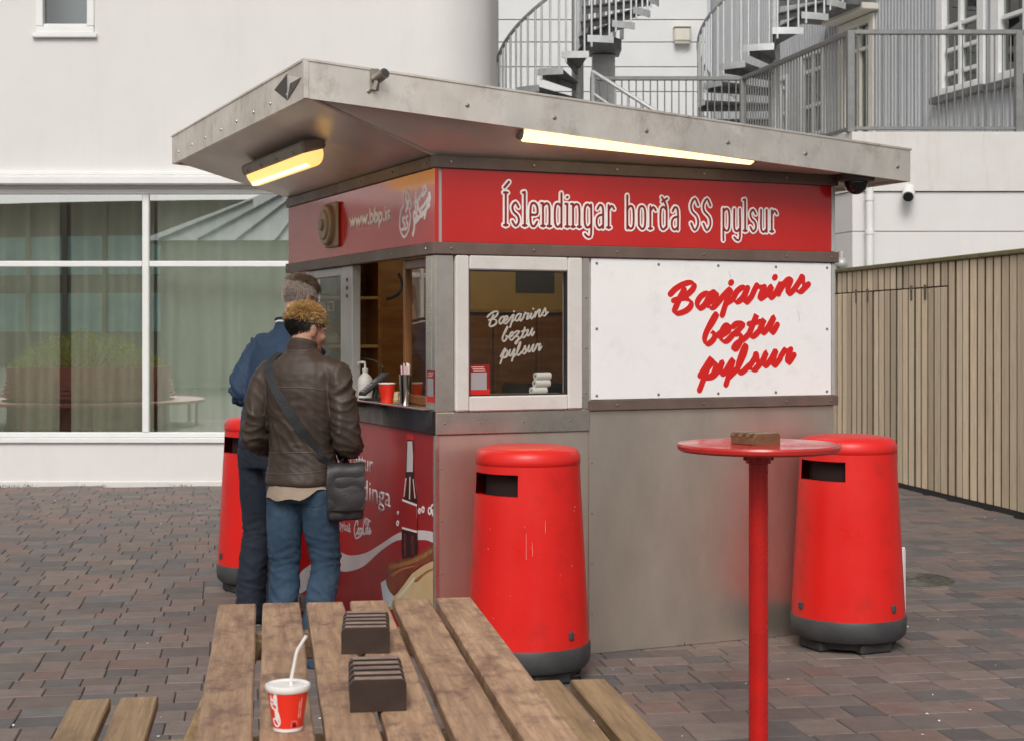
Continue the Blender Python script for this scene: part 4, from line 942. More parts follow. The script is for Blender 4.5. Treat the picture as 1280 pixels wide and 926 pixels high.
t_lamp = MB(); t_lamp.bb(.7, 1.5, 1.3, 1.4, zi-.07, zi-.028, .01); part('ceiling_lamp', t_lamp, mat('ceiling_lamp', (.8, .75, .6), .4, emit=(1, .80, .45), estr=15), kiosk)
# ---- roof
ra, rb, rc_, rd = .25, .715, .304, .105; zL, zR = 2.632, 2.392; RT = .165; xL, xR = -rb, LX+rc_; yF, yB = -ra, LY+rd
zat = lambda x: zL + (zR-zL)*(x-xL)/(xR-xL)
def fas(p, q, n):   # upright fascia board from p to q, 22 mm thick towards the roof
    mb = MB(); n = Vector((*n, 0))*.022; pts = [Vector((*p, zat(p[0]))), Vector((*q, zat(q[0]))), Vector((*q, zat(q[0])+RT)), Vector((*p, zat(p[0])+RT))]
    mb.prism(pts, n); return mb
part('fascia', fas((xL, yF), (xR, yF), (0, 1)), M['fascia'], kiosk); part('fascia', fas((xL, yF+.0225), (xL, yB-.0225), (1, 0)), M['fascia'], kiosk)
part('fascia', fas((xL, yB), (xR, yB), (0, -1)), M['fascia'], kiosk); part('fascia', fas((xR, yF+.0225), (xR, yB-.0225), (-1, 0)), M['fascia'], kiosk)
def roofpt(x, y, dz): return Vector((x, y, zat(x)+dz))
mb = MB(); mb.prism([roofpt(xL-.006, yF-.006, RT), roofpt(xR+.006, yF-.006, RT), roofpt(xR+.006, yB+.006, RT), roofpt(xL-.006, yB+.006, RT)], (0, 0, .010)); part('roof_sheet', mb, M['fascia'], kiosk)
zw = zU1+.0005; g_ = .024
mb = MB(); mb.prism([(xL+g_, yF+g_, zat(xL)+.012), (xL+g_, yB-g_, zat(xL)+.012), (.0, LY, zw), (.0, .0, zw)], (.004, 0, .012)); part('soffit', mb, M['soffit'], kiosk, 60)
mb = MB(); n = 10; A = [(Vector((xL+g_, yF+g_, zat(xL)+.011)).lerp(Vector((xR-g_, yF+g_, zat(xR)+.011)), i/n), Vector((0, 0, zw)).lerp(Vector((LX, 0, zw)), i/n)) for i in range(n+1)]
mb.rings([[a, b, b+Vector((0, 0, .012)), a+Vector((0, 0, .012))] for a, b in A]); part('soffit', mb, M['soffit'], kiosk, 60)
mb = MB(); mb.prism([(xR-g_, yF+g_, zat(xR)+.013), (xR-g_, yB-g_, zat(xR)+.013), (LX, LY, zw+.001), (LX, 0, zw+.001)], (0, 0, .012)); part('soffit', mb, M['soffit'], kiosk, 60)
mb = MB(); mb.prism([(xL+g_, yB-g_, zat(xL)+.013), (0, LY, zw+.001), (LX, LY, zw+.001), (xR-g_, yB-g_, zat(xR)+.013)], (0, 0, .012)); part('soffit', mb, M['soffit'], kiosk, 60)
mb = MB(); mb.tube([(xL+g_, yF+g_, zat(xL)+.008), (-.004, -.004, zw-.002)], .008, 6); part('hip_seam', mb, M['steel'], kiosk)
mb = MB(); 
mb.bb(xL-.006, xL+.018, yF-.006, yF+.02, zL-.002, zL+RT+.004, .002); part('corner_cap', mb, M['fascia'], kiosk)
mb = MB()
for f in (.09, .235, .37, .52, .66, .80, .975): x = xL+(xR-xL)*f; mb.bolt((x, yF, zat(x)+RT*.42), (0, -1, 0), .011)
for f in (.10, .20, .31, .43, .55, .68, .80, .93): mb.bolt((xL, yF+(yB-yF)*f, zL+RT*.33), (-1, 0, 0), .009)
part('bolts', mb, M['bolt'], kiosk, kind='stuff')
# flat dark patch, a recess's shade put in as colour, with a lapped plate near the roof corner, and a bracket tube on the front fascia
k0 = K.plane(343, 104, 0, xL-.002); k1 = K.plane(376, 100, 0, xL-.002); ym = (k0.y+k1.y)/2; w = abs(k0.y-k1.y); zc_ = zL+RT*.53
mb = MB(); mb.prism([(xL-.003, ym+w*.5, zc_+.02), (xL-.003, ym, zc_+.062), (xL-.003, ym, zc_-.06)], (.002, 0, 0)); part('vent_shade', mb, M['dark_inside'], kiosk)
mb = MB(); mb.prism([(xL-.004, ym-.004, zc_+.06), (xL-.02, ym-w*.25, zc_), (xL-.004, ym-.004, zc_-.058)], (.001, 0, 0)); mb.prism([(xL-.004, ym-.005, zc_+.058), (xL-.004, ym-w*.5, zc_+.01), (xL-.02, ym-w*.25, zc_)], (.001, 0, 0)); mb.prism([(xL-.004, ym-.005, zc_-.058), (xL-.004, ym-w*.5, zc_+.01), (xL-.02, ym-w*.25, zc_)], (.001, 0, 0)); part('vent_flap', mb, M['chrome'], kiosk)
hx, hz = RF(468, 100, ra)
mb = MB(); mb.bb(hx-.022, hx+.022, yF-.008, yF, hz-.05, hz+.05, .004); mb.cyl((hx+.005, yF-.005, hz+.0), (hx+.025, yF-.075, hz+.02), .024, 12); mb.cyl((hx-.005, yF-.02, hz-.05), (hx+.01, yF-.03, hz+.01), .014, 8); part('flag_bracket', mb, M['bolt'], kiosk)
mb = MB(); mb.cyl((hx+.0255, yF-.0755, hz+.0205), (hx+.026, yF-.0775, hz+.021), .018, 12); part('bracket_hole', mb, M['dark_inside'], kiosk)

def toW(p): return K.M @ Vector(p)
# ---- lamps
sofn = (Vector((xL, yF, zL)) - Vector((xL, yB, zL))).cross(Vector((0, 0, zw)) - Vector((xL, yB, zL))).normalized()
if sofn.z < 0: sofn = -sofn
def onsof(px, py, d):
    o = K.I @ Vector((0, 0, H)); r = K.I.to_3x3() @ ray(px, py); p0 = Vector((0, 0, zw)) - sofn*d
    return o + r*((p0-o).dot(sofn)/r.dot(sofn))
a, b_ = onsof(317, 217, .055), onsof(394, 191, .055); a.x = b_.x = (a.x+b_.x)/2; a.z = b_.z = (a.z+b_.z)/2
sl_ = math.atan2(zw-zL, rb); cen = (a+b_)/2; Ln = (b_-a).length + .08
t = thing('bulkhead_lamp', 'lit amber fluorescent lamp in a grey housing under the left eave of the kiosk', 'lamp', toW(cen), KA)
rot = Matrix.Rotation(sl_, 3, 'Y'); lam = MB()
mb = MB(); mb.box(rot @ Vector((0, 0, .034)), (.125, Ln, .06), .012, rot); part('housing', mb, M['lamp_house'], t)
mb = MB(); mb.rings([[rot @ Vector((math.cos(k/10*math.pi)*.055*s, y, .004-math.sin(k/10*math.pi)*.075*s)) for k in range(11)] for y, s in ((-Ln/2+.012, .55), (-Ln/2+.02, .8), (-Ln/2+.05, 1), (Ln/2-.05, 1), (Ln/2-.02, .8), (Ln/2-.012, .55))]); dif = part('diffuser', mb, M['lamp_amber'], t, 50)
mb = MB(); mb.tube([rot @ Vector((-.03, -Ln/2+.07, -.052)), rot @ Vector((-.03, Ln/2-.07, -.052))], .014, 8); part('tube', mb, M['lamp_core'], dif)
mb = MB()
for f in (-.36, -.1, .16, .40): mb.box(rot @ Vector((-.0645, Ln*f, .020)), (.008, .022, .024), .002, rot)
part('clip', mb, M['lamp_house'], t)
(xa, za), (xb, zb) = RF(652, 167, .17), RF(940, 197, .17)
t = thing('tube_lamp', 'long lit warm white fluorescent tube lamp under the front eave above the red header', 'lamp', toW(((xa+xb)/2, -.17, (za+zb)/2)), KA)
d = Vector((xb-xa, 0, zb-za))/2
mb = MB(); mb.tube([-d*1.0, -d*.985, d*.985, d], [.030, .039, .039, .030], 14); part('diffuser', mb, M['lamp_warm'], t)
mb = MB(); mb.tube([-d*1.03, -d*1.005], [.03, .034], 12); part('end_cap', mb, M['lamp_house'], t); mb = MB(); mb.tube([d*1.005, d*1.03], [.034, .03], 12); part('end_cap', mb, M['lamp_house'], t)
mb = MB(); mb.tube([-d*1.0+Vector((0, .02, .045)), d+Vector((0, .02, .045))], .02, 4); part('batten', mb, M['lamp_house'], t)
# ---- dome camera and speaker
x, z = RF(1070, 216, .12)
t = thing('dome_camera', 'dark dome security camera hanging under the right end of the kiosk roof', 'camera', toW((x, -.12, z)), KA)
mb = MB(); mb.lathe([(.0, .06), (.105, .06), (.108, .0), (.095, -.045), (.07, -.05)], 28); part('housing', mb, M['charcoal'], t)
mb = MB(); mb.ball((0, 0, -.055), .062, 20); part('dome', mb, mat('dome_dark', (.006, .006, .007), .08), t)
y, z = LF(418, 282, .0)
t = thing('loudspeaker', 'round beige loudspeaker mounted on the red side header of the kiosk', 'speaker', toW((-.008, y, z)), KA)
def disc(mb, r, x0, x1, rz=1.0): mb.rings([[(-xx, r*q*math.cos(k/32*6.2832)*1, r*q*rz*math.sin(k/32*6.2832)) for k in range(32)] for xx, q in ((x0, 1), (x1-.008, 1), (x1, .94))])
mb = MB(); mb.box((-.012, -.02, 0), (.022, .24, .255), .009); part('mounting_plate', mb, M['beige_plastic'], t)
mb = MB(); disc(mb, .115, .024, .055); part('body', mb, M['beige_plastic'], t)
mb = MB(); disc(mb, .085, .056, .066); part('grille', mb, M['beige_plastic'], t)
mb = MB(); disc(mb, .032, .067, .080); part('centre_cap', mb, M['lamp_house'], t)
# ---- stickers (red notices with a plain pale square)
def sticker(P, conv, px0, px1, py0, py1, lab, off, ang_ax):
    (u0, v1), (u1, v0) = conv(px0, py0), conv(px1, py1); mid = P((u0+u1)/2, (v0+v1)/2, off)
    t = thing('sticker', lab, 'sticker', toW(mid), KA, 'red notices stuck on the kiosk'); w, h = (u1-u0)/2, (v1-v0)/2
    Q = lambda a, b, o: P(a, b, o) - P(0, 0, 0)
    def sheet(a0, a1, b0, b1, o, m, nm): mb = MB(); mb.prism([Q(a0, b0, o), Q(a1, b0, o), Q(a1, b1, o), Q(a0, b1, o)], Q(0, 0, .0006)); part(nm, mb, m, t, smooth=False)
    sheet(-w, w, -h, h, .0, M['print_dark_red'], 'backing'); sheet(-w, w, -h, -h*.55, .0008, M['print_red'], 'red_band')
    sheet(-w*.72, w*.72, -h*.62, h*.5, .0018, mat('sticker_grey', (.34, .32, .32), .4), 'pale_square')
    for k in range(3): sheet(-w*(.5+.1*k), w*(.6-.06*k), h*(.60+.11*k), h*(.64+.11*k), .0018, M['print_pink'], 'print_line')
sticker(RP, lambda x, y: RF(x, y, -.001), 584.5, 612, 456, 494, 'red notice with a pale square in the lower corner of the front window', -.001, 0)
sticker(LP, lambda x, y: LF(x, y, .006), 543.5, 533.5, 463, 502, 'narrow red notice with a pale square on the steel corner post by the hatch', .006, 1)

# ------------------------------------------------------------------ litter bins
def make_bin(label, loc, face):
    t = thing('litter_bin', label, 'bin', loc, 0, 'red litter bins around the kiosk')
    n = 64
    prof = [(.285, .165), (.284, .20), (.268, .50), (.252, .80), (.248, .855), (.2435, .955), (.2415, 1.0)]
    mb = MB(); a0, a1 = face - R(34), face + R(30)
    def pt(r, z, k): return (r*math.cos(6.28318*k/n), r*math.sin(6.28318*k/n), z)
    inh = lambda k: ((6.28318*(k+.5)/n - a0) % 6.28318) < (a1 - a0)
    for i, (p, q) in enumerate(zip(prof, prof[1:])):
        for k in range(n):
            if i == 4 and inh(k): continue
            mb.face([pt(p[0], p[1], k), pt(p[0], p[1], k+1), pt(q[0], q[1], k+1), pt(q[0], q[1], k)])
    # turned-in lips of the mouth
    ks = [k for k in range(n) if inh(k)]
    for k in ks:
        for z, r in ((.855, .248), (.955, .2435)): mb.face([pt(r, z, k), pt(r, z, k+1), pt(r-.03, z, k+1), pt(r-.03, z, k)])
    bmesh.ops.remove_doubles(mb.b, verts=mb.b.verts[:], dist=1e-5); part('body', mb, M['red_bin'], t, 40)
    mb = MB(); mb.lathe([(.21, .3), (.20, .7), (.195, 1.0)], 32, cap=False); part('liner', mb, M['black_hole'], t)
    mb = MB(); mb.lathe([(.2412, .990), (.2448, .993), (.2455, 1.01), (.243, 1.032), (.233, 1.052), (.212, 1.064), (.15, 1.0735), (.13, 1.0715), (.0, 1.0705)], n); part('lid', mb, M['red_bin'], t, 50)
    mb = MB(); mb.lathe([(.24, .055), (.272, .06), (.287, .078), (.2925, .11), (.2925, .158), (.288, .166), (.27, .168)], n); part('base_ring', mb, M['charcoal'], t, 40)
    mb = MB(); mb.lathe([(.225, .02), (.235, .054)], 40); part('plinth', mb, M['rubber'], t)
    for k in range(4):
        a = k*1.5708 + .5; mb = MB(); mb.box((.18*math.cos(a), .18*math.sin(a), .03), (.12, .19, .062), .012, Matrix.Rotation(a, 3, 'Z')); part('foot', mb, M['rubber'], t)
    for a in (face+R(86), face - R(20)):
        mb = MB(); mb.box((.283*math.cos(a), .283*math.sin(a), .225), (.02, .03, .038), .005, Matrix.Rotation(a, 3, 'Z')); part('latch', mb, M['charcoal'], t)
    return t
def bring(o):  # remove wear labels kept
    return o
MIDB = at(660, 415, 7.16); RGTB = at(1060, 415, 7.85); LFTB = at(330, 415, 9.6)
b1 = make_bin('red litter bin with scratched front standing in front of the kiosk front window', (MIDB.x, MIDB.y, 0), R(-90-43))
mb = MB(); P = lambda u, v, o: Vector(((.2735-.03*(v-.45)+o)*math.cos(u), (.2735-.03*(v-.45)+o)*math.sin(u), v))
b2 = dup(b1, None, 'red litter bin standing behind the round red table at the right end of the kiosk', None, (RGTB.x, RGTB.y, 0), R(-4))
b3 = dup(b1, None, 'red litter bin standing on the far left behind the two customers', None, (LFTB.x, LFTB.y, 0), R(6))
r = random.Random(11); mb = MB()
for i in range(15):
    u = R(-90) + r.uniform(-.9, 1.0); v = r.uniform(.3, .8); l = r.uniform(.002, .008) if i > 2 else r.uniform(.05, .12)
    rad = lambda z: .2735 - .0535*(z-.44) + .0008
    q = [(u, v), (u+r.uniform(-.004, .004), v+l)]; w = .0028 if i > 2 else .0022
    mb.prism([Vector((rad(z)*math.cos(a), rad(z)*math.sin(a), z)) for a, z in ((q[0][0]-w, v), (q[0][0]+w, v), (q[1][0]+w*.6, v+l), (q[1][0]-w*.6, v+l))], Vector((math.cos(u), math.sin(u), 0))*.0006)
part('scratches', mb, M['print_pink'], b1, smooth=False, kind='stuff')
# white board leaning behind the right bin
p = at(1131, 415, 8.35)
t = thing('white_sheet', 'thin white board standing on the ground behind the right bin', 'board', (p.x-.12, p.y, 0), R(8))
mb = MB(); mb.bb(-.10, .125, -.006, .006, .004, .43, .002, ); part('board', mb, M['pvc'], t)
mb = MB(); mb.bb(-.10, .135, -.03, .03, 0, .004); part('foot', mb, M['pvc'], t)
mb = MB(); mb.bb(.118, .127, -.009, -.0065, .02, .42, .001); part('edge', mb, M['print_grey'], t)

# ------------------------------------------------------------------ round standing table
YT = 5.72; p = at(948, 415, YT); sT = F/YT; zT = H - (554-415)/sT
t = thing('standing_table', 'round red metal standing table on a thick red pole', 'table', (p.x, p.y, 0))
mb = MB(); rT = 101.5/sT; mb.lathe([(0, zT-.028), (rT-.012, zT-.028), (rT-.002, zT-.020), (rT, zT-.008), (rT-.004, zT), (0, zT)], 72); part('tabletop', mb, M['red_top'], t, 30)
mb = MB(); mb.lathe([(.036, .0), (.036, zT-.06)], 32); part('pole', mb, M['red_paint'], t)
mb = MB(); mb.lathe([(.037, zT-.075), (.047, zT-.072), (.047, zT-.035), (.09, zT-.033), (.09, zT-.0285)], 32); 
for k in range(4): mb.cyl((.045*math.cos(k*1.57), .045*math.sin(k*1.57), zT-.055), (.056*math.cos(k*1.57), .056*math.sin(k*1.57), zT-.055), .008, 8)
part('collar', mb, M['red_paint'], t)
mb = MB(); mb.lathe([(.14, 0), (.14, .008), (.05, .012), (.04, .03)], 32); part('base_plate', mb, M['red_paint'], t)
# grooved wooden holders
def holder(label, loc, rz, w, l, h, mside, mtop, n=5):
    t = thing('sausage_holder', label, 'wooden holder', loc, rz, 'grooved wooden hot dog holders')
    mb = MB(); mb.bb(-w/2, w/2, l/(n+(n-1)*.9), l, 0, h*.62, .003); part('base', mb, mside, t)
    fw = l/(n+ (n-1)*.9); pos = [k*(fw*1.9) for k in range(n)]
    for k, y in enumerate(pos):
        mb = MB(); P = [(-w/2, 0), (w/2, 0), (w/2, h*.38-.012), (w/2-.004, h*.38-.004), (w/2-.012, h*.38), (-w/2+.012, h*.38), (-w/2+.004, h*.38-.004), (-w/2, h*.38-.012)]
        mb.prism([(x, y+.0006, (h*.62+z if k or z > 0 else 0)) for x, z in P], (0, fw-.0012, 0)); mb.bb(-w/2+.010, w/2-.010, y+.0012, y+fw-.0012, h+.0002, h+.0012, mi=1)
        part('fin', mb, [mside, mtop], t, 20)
    return t
PA = R(10.5)                                                       # the picnic table's own turn
def onT(px, py, z=.75): return gp(px, py, z)
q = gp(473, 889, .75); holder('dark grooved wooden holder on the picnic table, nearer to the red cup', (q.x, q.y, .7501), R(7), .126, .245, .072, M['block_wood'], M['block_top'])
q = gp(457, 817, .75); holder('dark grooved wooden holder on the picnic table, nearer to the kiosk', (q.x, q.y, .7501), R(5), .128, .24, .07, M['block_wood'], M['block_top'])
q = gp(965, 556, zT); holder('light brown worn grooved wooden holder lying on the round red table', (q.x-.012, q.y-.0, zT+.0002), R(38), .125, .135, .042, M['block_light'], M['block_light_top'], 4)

# ------------------------------------------------------------------ picnic table
pc = (gp(588, 745, .75) + gp(273, 757, .75))/2; TA = R(9.0)
pt = thing('picnic_table', 'worn wooden picnic table with benches on both sides in the foreground', 'picnic table', (pc.x, pc.y, 0), TA)
TW = .797; TLn = 2.05; bw = .1165; gap = (TW - 6*bw)/5
pm = {}
def tplank(w, l, th, m, seed, ex):
    r = random.Random(seed); mb = MB(); mb.bb(-w/2, w/2, -l, 0, -th, 0, .0045)
    b = mb.b; bmesh.ops.subdivide_edges(b, edges=[e for e in b.edges if abs((e.verts[0].co-e.verts[1].co).y) > l*.7], cuts=14)
    for v in b.verts:
        v.co.x += (noise.noise(Vector((v.co.y*2.2, seed*3.1, v.co.x*3)))) * .0025; v.co.z += noise.noise(Vector((v.co.y*1.6, seed*1.7, v.co.x*5))) * .0022
    return mb
for k in range(6):
    mb = tplank(bw, TLn, .038, M['table_wood'], k, 0); x = -TW/2 + bw/2 + k*(bw+gap)
    o = part('tabletop_plank', mb, M['table_wood'], pt, 40); o.location = (x, rnd.uniform(-.004, .004) + (.012 if k in (4, 5) else 0), .75+rnd.uniform(-.0015, .0015)); o.rotation_euler = (0, 0, rnd.uniform(-.003, .003))
    if k == 0: o['label'] = 'leftmost tabletop plank with a pale worn edge'
bl = [gp(88, 874, .45), gp(141, 872, .45), gp(150, 871, .45), gp(198, 869, .45)]; br = [gp(655, 850, .45), gp(701, 849, .45), gp(706, 848, .45), gp(762, 848, .45)]
PI = (Matrix.Translation(pt.location) @ Matrix.Rotation(TA, 4, 'Z')).inverted()
for k, (a, b_) in enumerate(((bl[0], bl[1]), (bl[2], bl[3]), (br[0], br[1]), (br[2], br[3]))):
    A, B = PI @ a, PI @ b_; mb = tplank(.118, TLn, .04, M['bench_wood'], 20+k, 0)
    o = part('bench_plank', mb, M['bench_wood'], pt, 40); o.location = ((A.x+B.x)/2, (A.y+B.y)/2, .45)
xl = (PI @ bl[0]).x; xr_ = (PI @ br[3]).x
for y in (-.30, -1.75):
    mb = MB(); mb.bb(xl+.03, xr_-.03, y-.02, y+.02, .325, .4085, .004); o = part('cross_beam', mb, M['bench_wood'], pt)
    mb = MB(); mb.bb(-TW/2+.02, TW/2-.02, y+.021, y+.06, .63, .711, .004); part('top_batten', mb, M['bench_wood'], pt)
    for s in (-1, 1):
        mb = MB(); a = Vector((s*.30, y-.042, .72)); c = Vector((s*.62, y-.042, 0)); d = (c-a); L = d.length
        rot = Matrix(((d.x/L, 0, -d.z/L), (0, 1, 0), (d.z/L, 0, d.x/L))).to_3x3() if False else Matrix.Rotation(math.atan2(d.x, d.z), 3, 'Y')
        mb.box((a+c)/2, (.10, .04, L), .004, rot); part('leg', mb, M['bench_wood'], pt)
    mb = MB(); 
    for x in (-.64, -.55, .55, .64): mb.bolt((x, y-.02, .37), (0, -1, 0), .012)
    part('bolts', mb, M['bolt'], pt, kind='stuff')
mb = MB(); a = Vector((-.42, -.34, .40)); mb.box((-.36, -.62, .52), (.05, .66, .05), .004, Matrix.Rotation(R(28), 3, 'X')); part('brace', mb, M['bench_wood'], pt)

# ------------------------------------------------------------------ paper cup with straw
q = gp(358, 914, .75); cupo = Vector((q.x, q.y+.02, .7505))
t = thing('paper_cup', 'red and white paper cup with a white lid on the picnic table', 'cup', cupo)
rb_, rt_ = .0315, .0445; ch = .092
mb = MB(); mb.lathe([(rb_-.001, 0), (rb_, .001), (rb_+.0006, .008), (rb_+.0008, .0081)], 40); mb.lathe([(0, .003), (rb_-.001, .003)], 40); part('rim', mb, M['cup_white'], t)
mb = MB(); mb.lathe([(rb_+.0007, .0078), (rt_-.001, ch-.008)], 48, cap=False); part('sleeve', mb, M['cup_red'], t)
mb = MB(); mb.lathe([(rt_-.002, ch-.0085), (rt_+.001, ch-.008), (rt_+.0035, ch-.004), (rt_+.004, ch+.001), (rt_+.003, ch+.005), (rt_, ch+.0065), (rt_-.003, ch+.0055), (rt_-.005, ch+.003), (0, ch+.003)], 48); part('lid', mb, M['cup_white'], t)
def CP(u, v, o):   # u: angle, v: height, on the cup's side
    r = rb_ + (rt_-rb_)*v/ch + .0004 + o; return Vector((r*math.sin(u), -r*math.cos(u), v))
mb = MB(); polys = []
for p in COKE: polys.append([(-.62 - (1.2-b)*.085*1.2, .012 + a/9.7*.068) for a, b in p])
polys = [[((-.60 - (b-1.3)*.15), .012 + a/9.7*.070) for a, b in p] for p in COKE]
def CPs(u, v, o): return CP(u/.038, v, o)
strokes(mb, CPs, [[(u*.038, v) for u, v in p] for p in polys], .0042, .0003, .00025, (R(60), .5), 4); part('script_print', mb, M['print_white'], t, 60)
mb = MB(); strokes(mb, CPs, [[(.72*.038, .016), (.72*.038, .024), (.36*.038, .024), (.36*.038, .012)]], .0008, .0003, .0002, None, 0)
strokes(mb, CPs, [[(.80*.038, .030), (.80*.038, .040)], [(.80*.038, .043), (.80*.038, .049)], [(.80*.038, .052), (.80*.038, .066)], [(.92*.038, .030), (.92*.038, .045)], [(.92*.038, .049), (.92*.038, .072)]], .0013, .0003, .0002, None, 0); part('small_print', mb, M['print_pink'], t, 60)
mb = MB(); strokes(mb, CPs, [[(.62*.038, .013), (.62*.038, .019)], [(.5*.038, .013), (.5*.038, .019)]], .003, .0003, .0002, None, 0); part('small_mark', mb, M['cola'], t, 60)
d0 = at(364, 848, cupo.y) - cupo; d1 = at(371, 813, cupo.y) - cupo; d2 = at(383, 794, cupo.y-.0) - cupo
t = thing('drinking_straw', 'bent white drinking straw sticking out of the red paper cup', 'straw', cupo + Vector((d0.x, 0, ch-.02)))
b0 = Vector((d0.x, 0, ch-.02))
mb = MB(); pth = [Vector((d0.x, 0, ch-.02)), d0, d0.lerp(d1, .9), d1 + (d2-d1)*.1, d2]; mb.tube([v-b0 for v in pth], .0036, 10); part('tube', mb, M['cup_white'], t)

# ------------------------------------------------------------------ things on the serving counter
def onC(px, py, z=zc): q = gp(px, py, z); return Vector((q.x, q.y, z+.0005))
q = onC(449, 498); q = K.M @ Vector((.05, (K.I @ q).y, zc+.0005))
t = thing('soap_bottle', 'white pump bottle standing on the kiosk counter', 'bottle', q, KA)
mb = MB(); mb.lathe([(0, 0), (.036, 0), (.040, .006), (.041, .09), (.036, .115), (.02, .132), (.014, .138), (.014, .146)], 24); part('body', mb, M['plastic_white'], t, 50)
mb = MB(); mb.lathe([(.016, .146), (.016, .164), (.006, .166), (.006, .192)], 16); mb.tube([(0, 0, .195), (-.012, .02, .197), (-.022, .045, .194), (-.024, .052, .186)], [.008, .007, .006, .005], 8); part('pump', mb, M['plastic_white'], t)
mb = MB(); mb.lathe([(.0415, .02), (.0418, .021), (.0418, .08), (.0415, .081)], 24, cap=False); part('product_band', mb, M['print_grey'], t)
q = K.M @ Vector((.01, (K.I @ onC(462, 500)).y, zc+.0005))
t = thing('card_terminal', 'black card terminal tilted on a stand on the kiosk counter', 'card terminal', q, KA + R(-90))
rt = Matrix.Rotation(R(38), 3, 'X'); up = Vector((0, .02, .085))
mb = MB(); mb.box(up, (.085, .185, .022), .008, rt); part('body', mb, M['plastic_black'], t)
mb = MB(); mb.box(up + rt @ Vector((0, .04, .0125)), (.068, .085, .002), .0005, rt); part('screen', mb, M['screen'], t)
for i in range(4):
    for j in range(3):
        mb = MB(); mb.box(up + rt @ Vector((-.024+j*.024, -.075+i*.018, .0130)), (.016, .011, .004), .0012, rt); part('key', mb, M['plastic_grey'], t)
mb = MB(); mb.bb(-.05, .05, -.05, .07, 0, .012, .004); mb.tube([(0, .02, .01), (0, .03, .05), (0, .025, .08)], .014, 10); part('stand', mb, M['plastic_black'], t)
q = K.M @ Vector((.0, (K.I @ onC(481, 503)).y, zc+.0005))
t = thing('plastic_cup', 'red cup with a white rim standing on the kiosk counter', 'cup', q)
mb = MB(); mb.lathe([(0, 0), (.031, 0), (.032, .002), (.043, .095), (.041, .095), (.030, .004)], 32); part('body', mb, M['cup_red'], t)
mb = MB(); mb.lathe([(.043, .0945), (.0455, .096), (.0455, .1), (.043, .1015), (.0405, .1), (.0405, .0955)], 32); part('rim', mb, M['cup_white'], t)
q = K.M @ Vector((.0, (K.I @ onC(500, 506)).y, zc+.0005)); sq = q
t = thing('straw_tumbler', 'tall steel tumbler standing on the kiosk counter beside the wooden sash', 'tumbler', q)
mb = MB(); mb.lathe([(0, 0), (.026, 0), (.027, .003), (.032, .15), (.0335, .1515), (.031, .151), (.026, .006)], 28); part('body', mb, M['chrome'], t)
r = random.Random(4)
for i in range(14):
    a = r.random()*6.28; b0 = Vector((math.cos(a)*.012, math.sin(a)*.012, .012)); b1 = Vector((math.cos(a)*.024*r.uniform(.7, 1), math.sin(a)*.024*r.uniform(.7, 1), r.uniform(.185, .21)))
    mb = MB(); mb.cyl((0, 0, 0), b1-b0, .0042, 8); o = part('straw', mb, M['plastic_pink'] if i % 3 else M['cup_white'], None); o.location = q + b0
    tag(o, 'pink and white straws bunched in the steel tumbler on the counter', 'straw', 'straws in the tumbler')
for px, lab, m, dx in ((489, 'crumpled paper napkin lying on the counter behind the red cup', 'print_bun', .11), (472, 'small pale napkin pack on the counter beside the card terminal', 'paper', .13)):
    q = K.M @ Vector((dx, (K.I @ onC(px, 500)).y, zc+.0005)); mb = MB(); mb.box((0, 0, .022), (.09, .07, .044), .008, seg=2)
    for v in mb.b.verts: v.co += Vector((noise.noise(v.co*30), noise.noise(v.co*30+Vector((5, 0, 0))), 0))*.012
    o = part('napkin', mb, M[m], None); o.location = q; tag(o, lab, 'napkin')
# hanging cable
pts = [(438,332),(433,338),(426,352),(431,372),(438,393),(440.5,424),(450,445),(469,451),(478.6,460),(474,470)]
W_ = [K.plane(x, y, 0, .02 + .008*i) for i, (x, y) in enumerate(pts)]; base = W_[0].copy()
t = thing('hanging_cable', 'thin black cable hanging down beside the hatch to the card terminal', 'cable', toW(base), KA)
mb = MB(); mb.tube([p-base for p in crom(W_, 6)], .0045, 8); part('cord', mb, M['plastic_black'], t)
pts = [(498,342),(502,352),(501,362),(496,369),(488,373),(482,374)]; W_ = [K.plane(x, y, 1, .9) for x, y in pts]; base = W_[0].copy()
t = thing('inner_cable', 'black looped cable hanging inside the kiosk seen through the hatch', 'cable', toW(base), KA)
mb = MB(); mb.tube([p-base for p in crom(W_, 6)], .008, 8); part('cord', mb, M['plastic_black'], t)
# rolls of till paper behind the front window
for i, (px, py, lab) in enumerate(((678, 470, 'white till roll on top of the three rolls behind the front window'), (677, 479, 'white till roll in the middle of the three behind the front window'), (673, 488, 'white till roll at the bottom of the three behind the front window'))):
    c = K.plane(px, py, 1, .075); t = thing('paper_roll', lab, 'paper roll', toW(c), KA + R(9))
    for nm, r0, r1, m in (('roll', .0185, .008, 'paper'), ('core', .008, .005, 'plastic_grey')):
        mb = MB(); mb.rings([[(x, r_*math.cos(k*.2618), r_*math.sin(k*.2618)) for k in range(24)] for x, r_ in ((-.043, r1), (-.043, r0), (.043, r0), (.043, r1), (-.043, r1))], cap=False); part(nm, mb, M[m], t)
mb = MB(); c = K.plane(673, 488, 1, .075); mb.bb(.1, .75, .052, .24, c.z-.045, c.z-.0187); part('inner_sill', mb, M['shelf_wood'], kiosk)

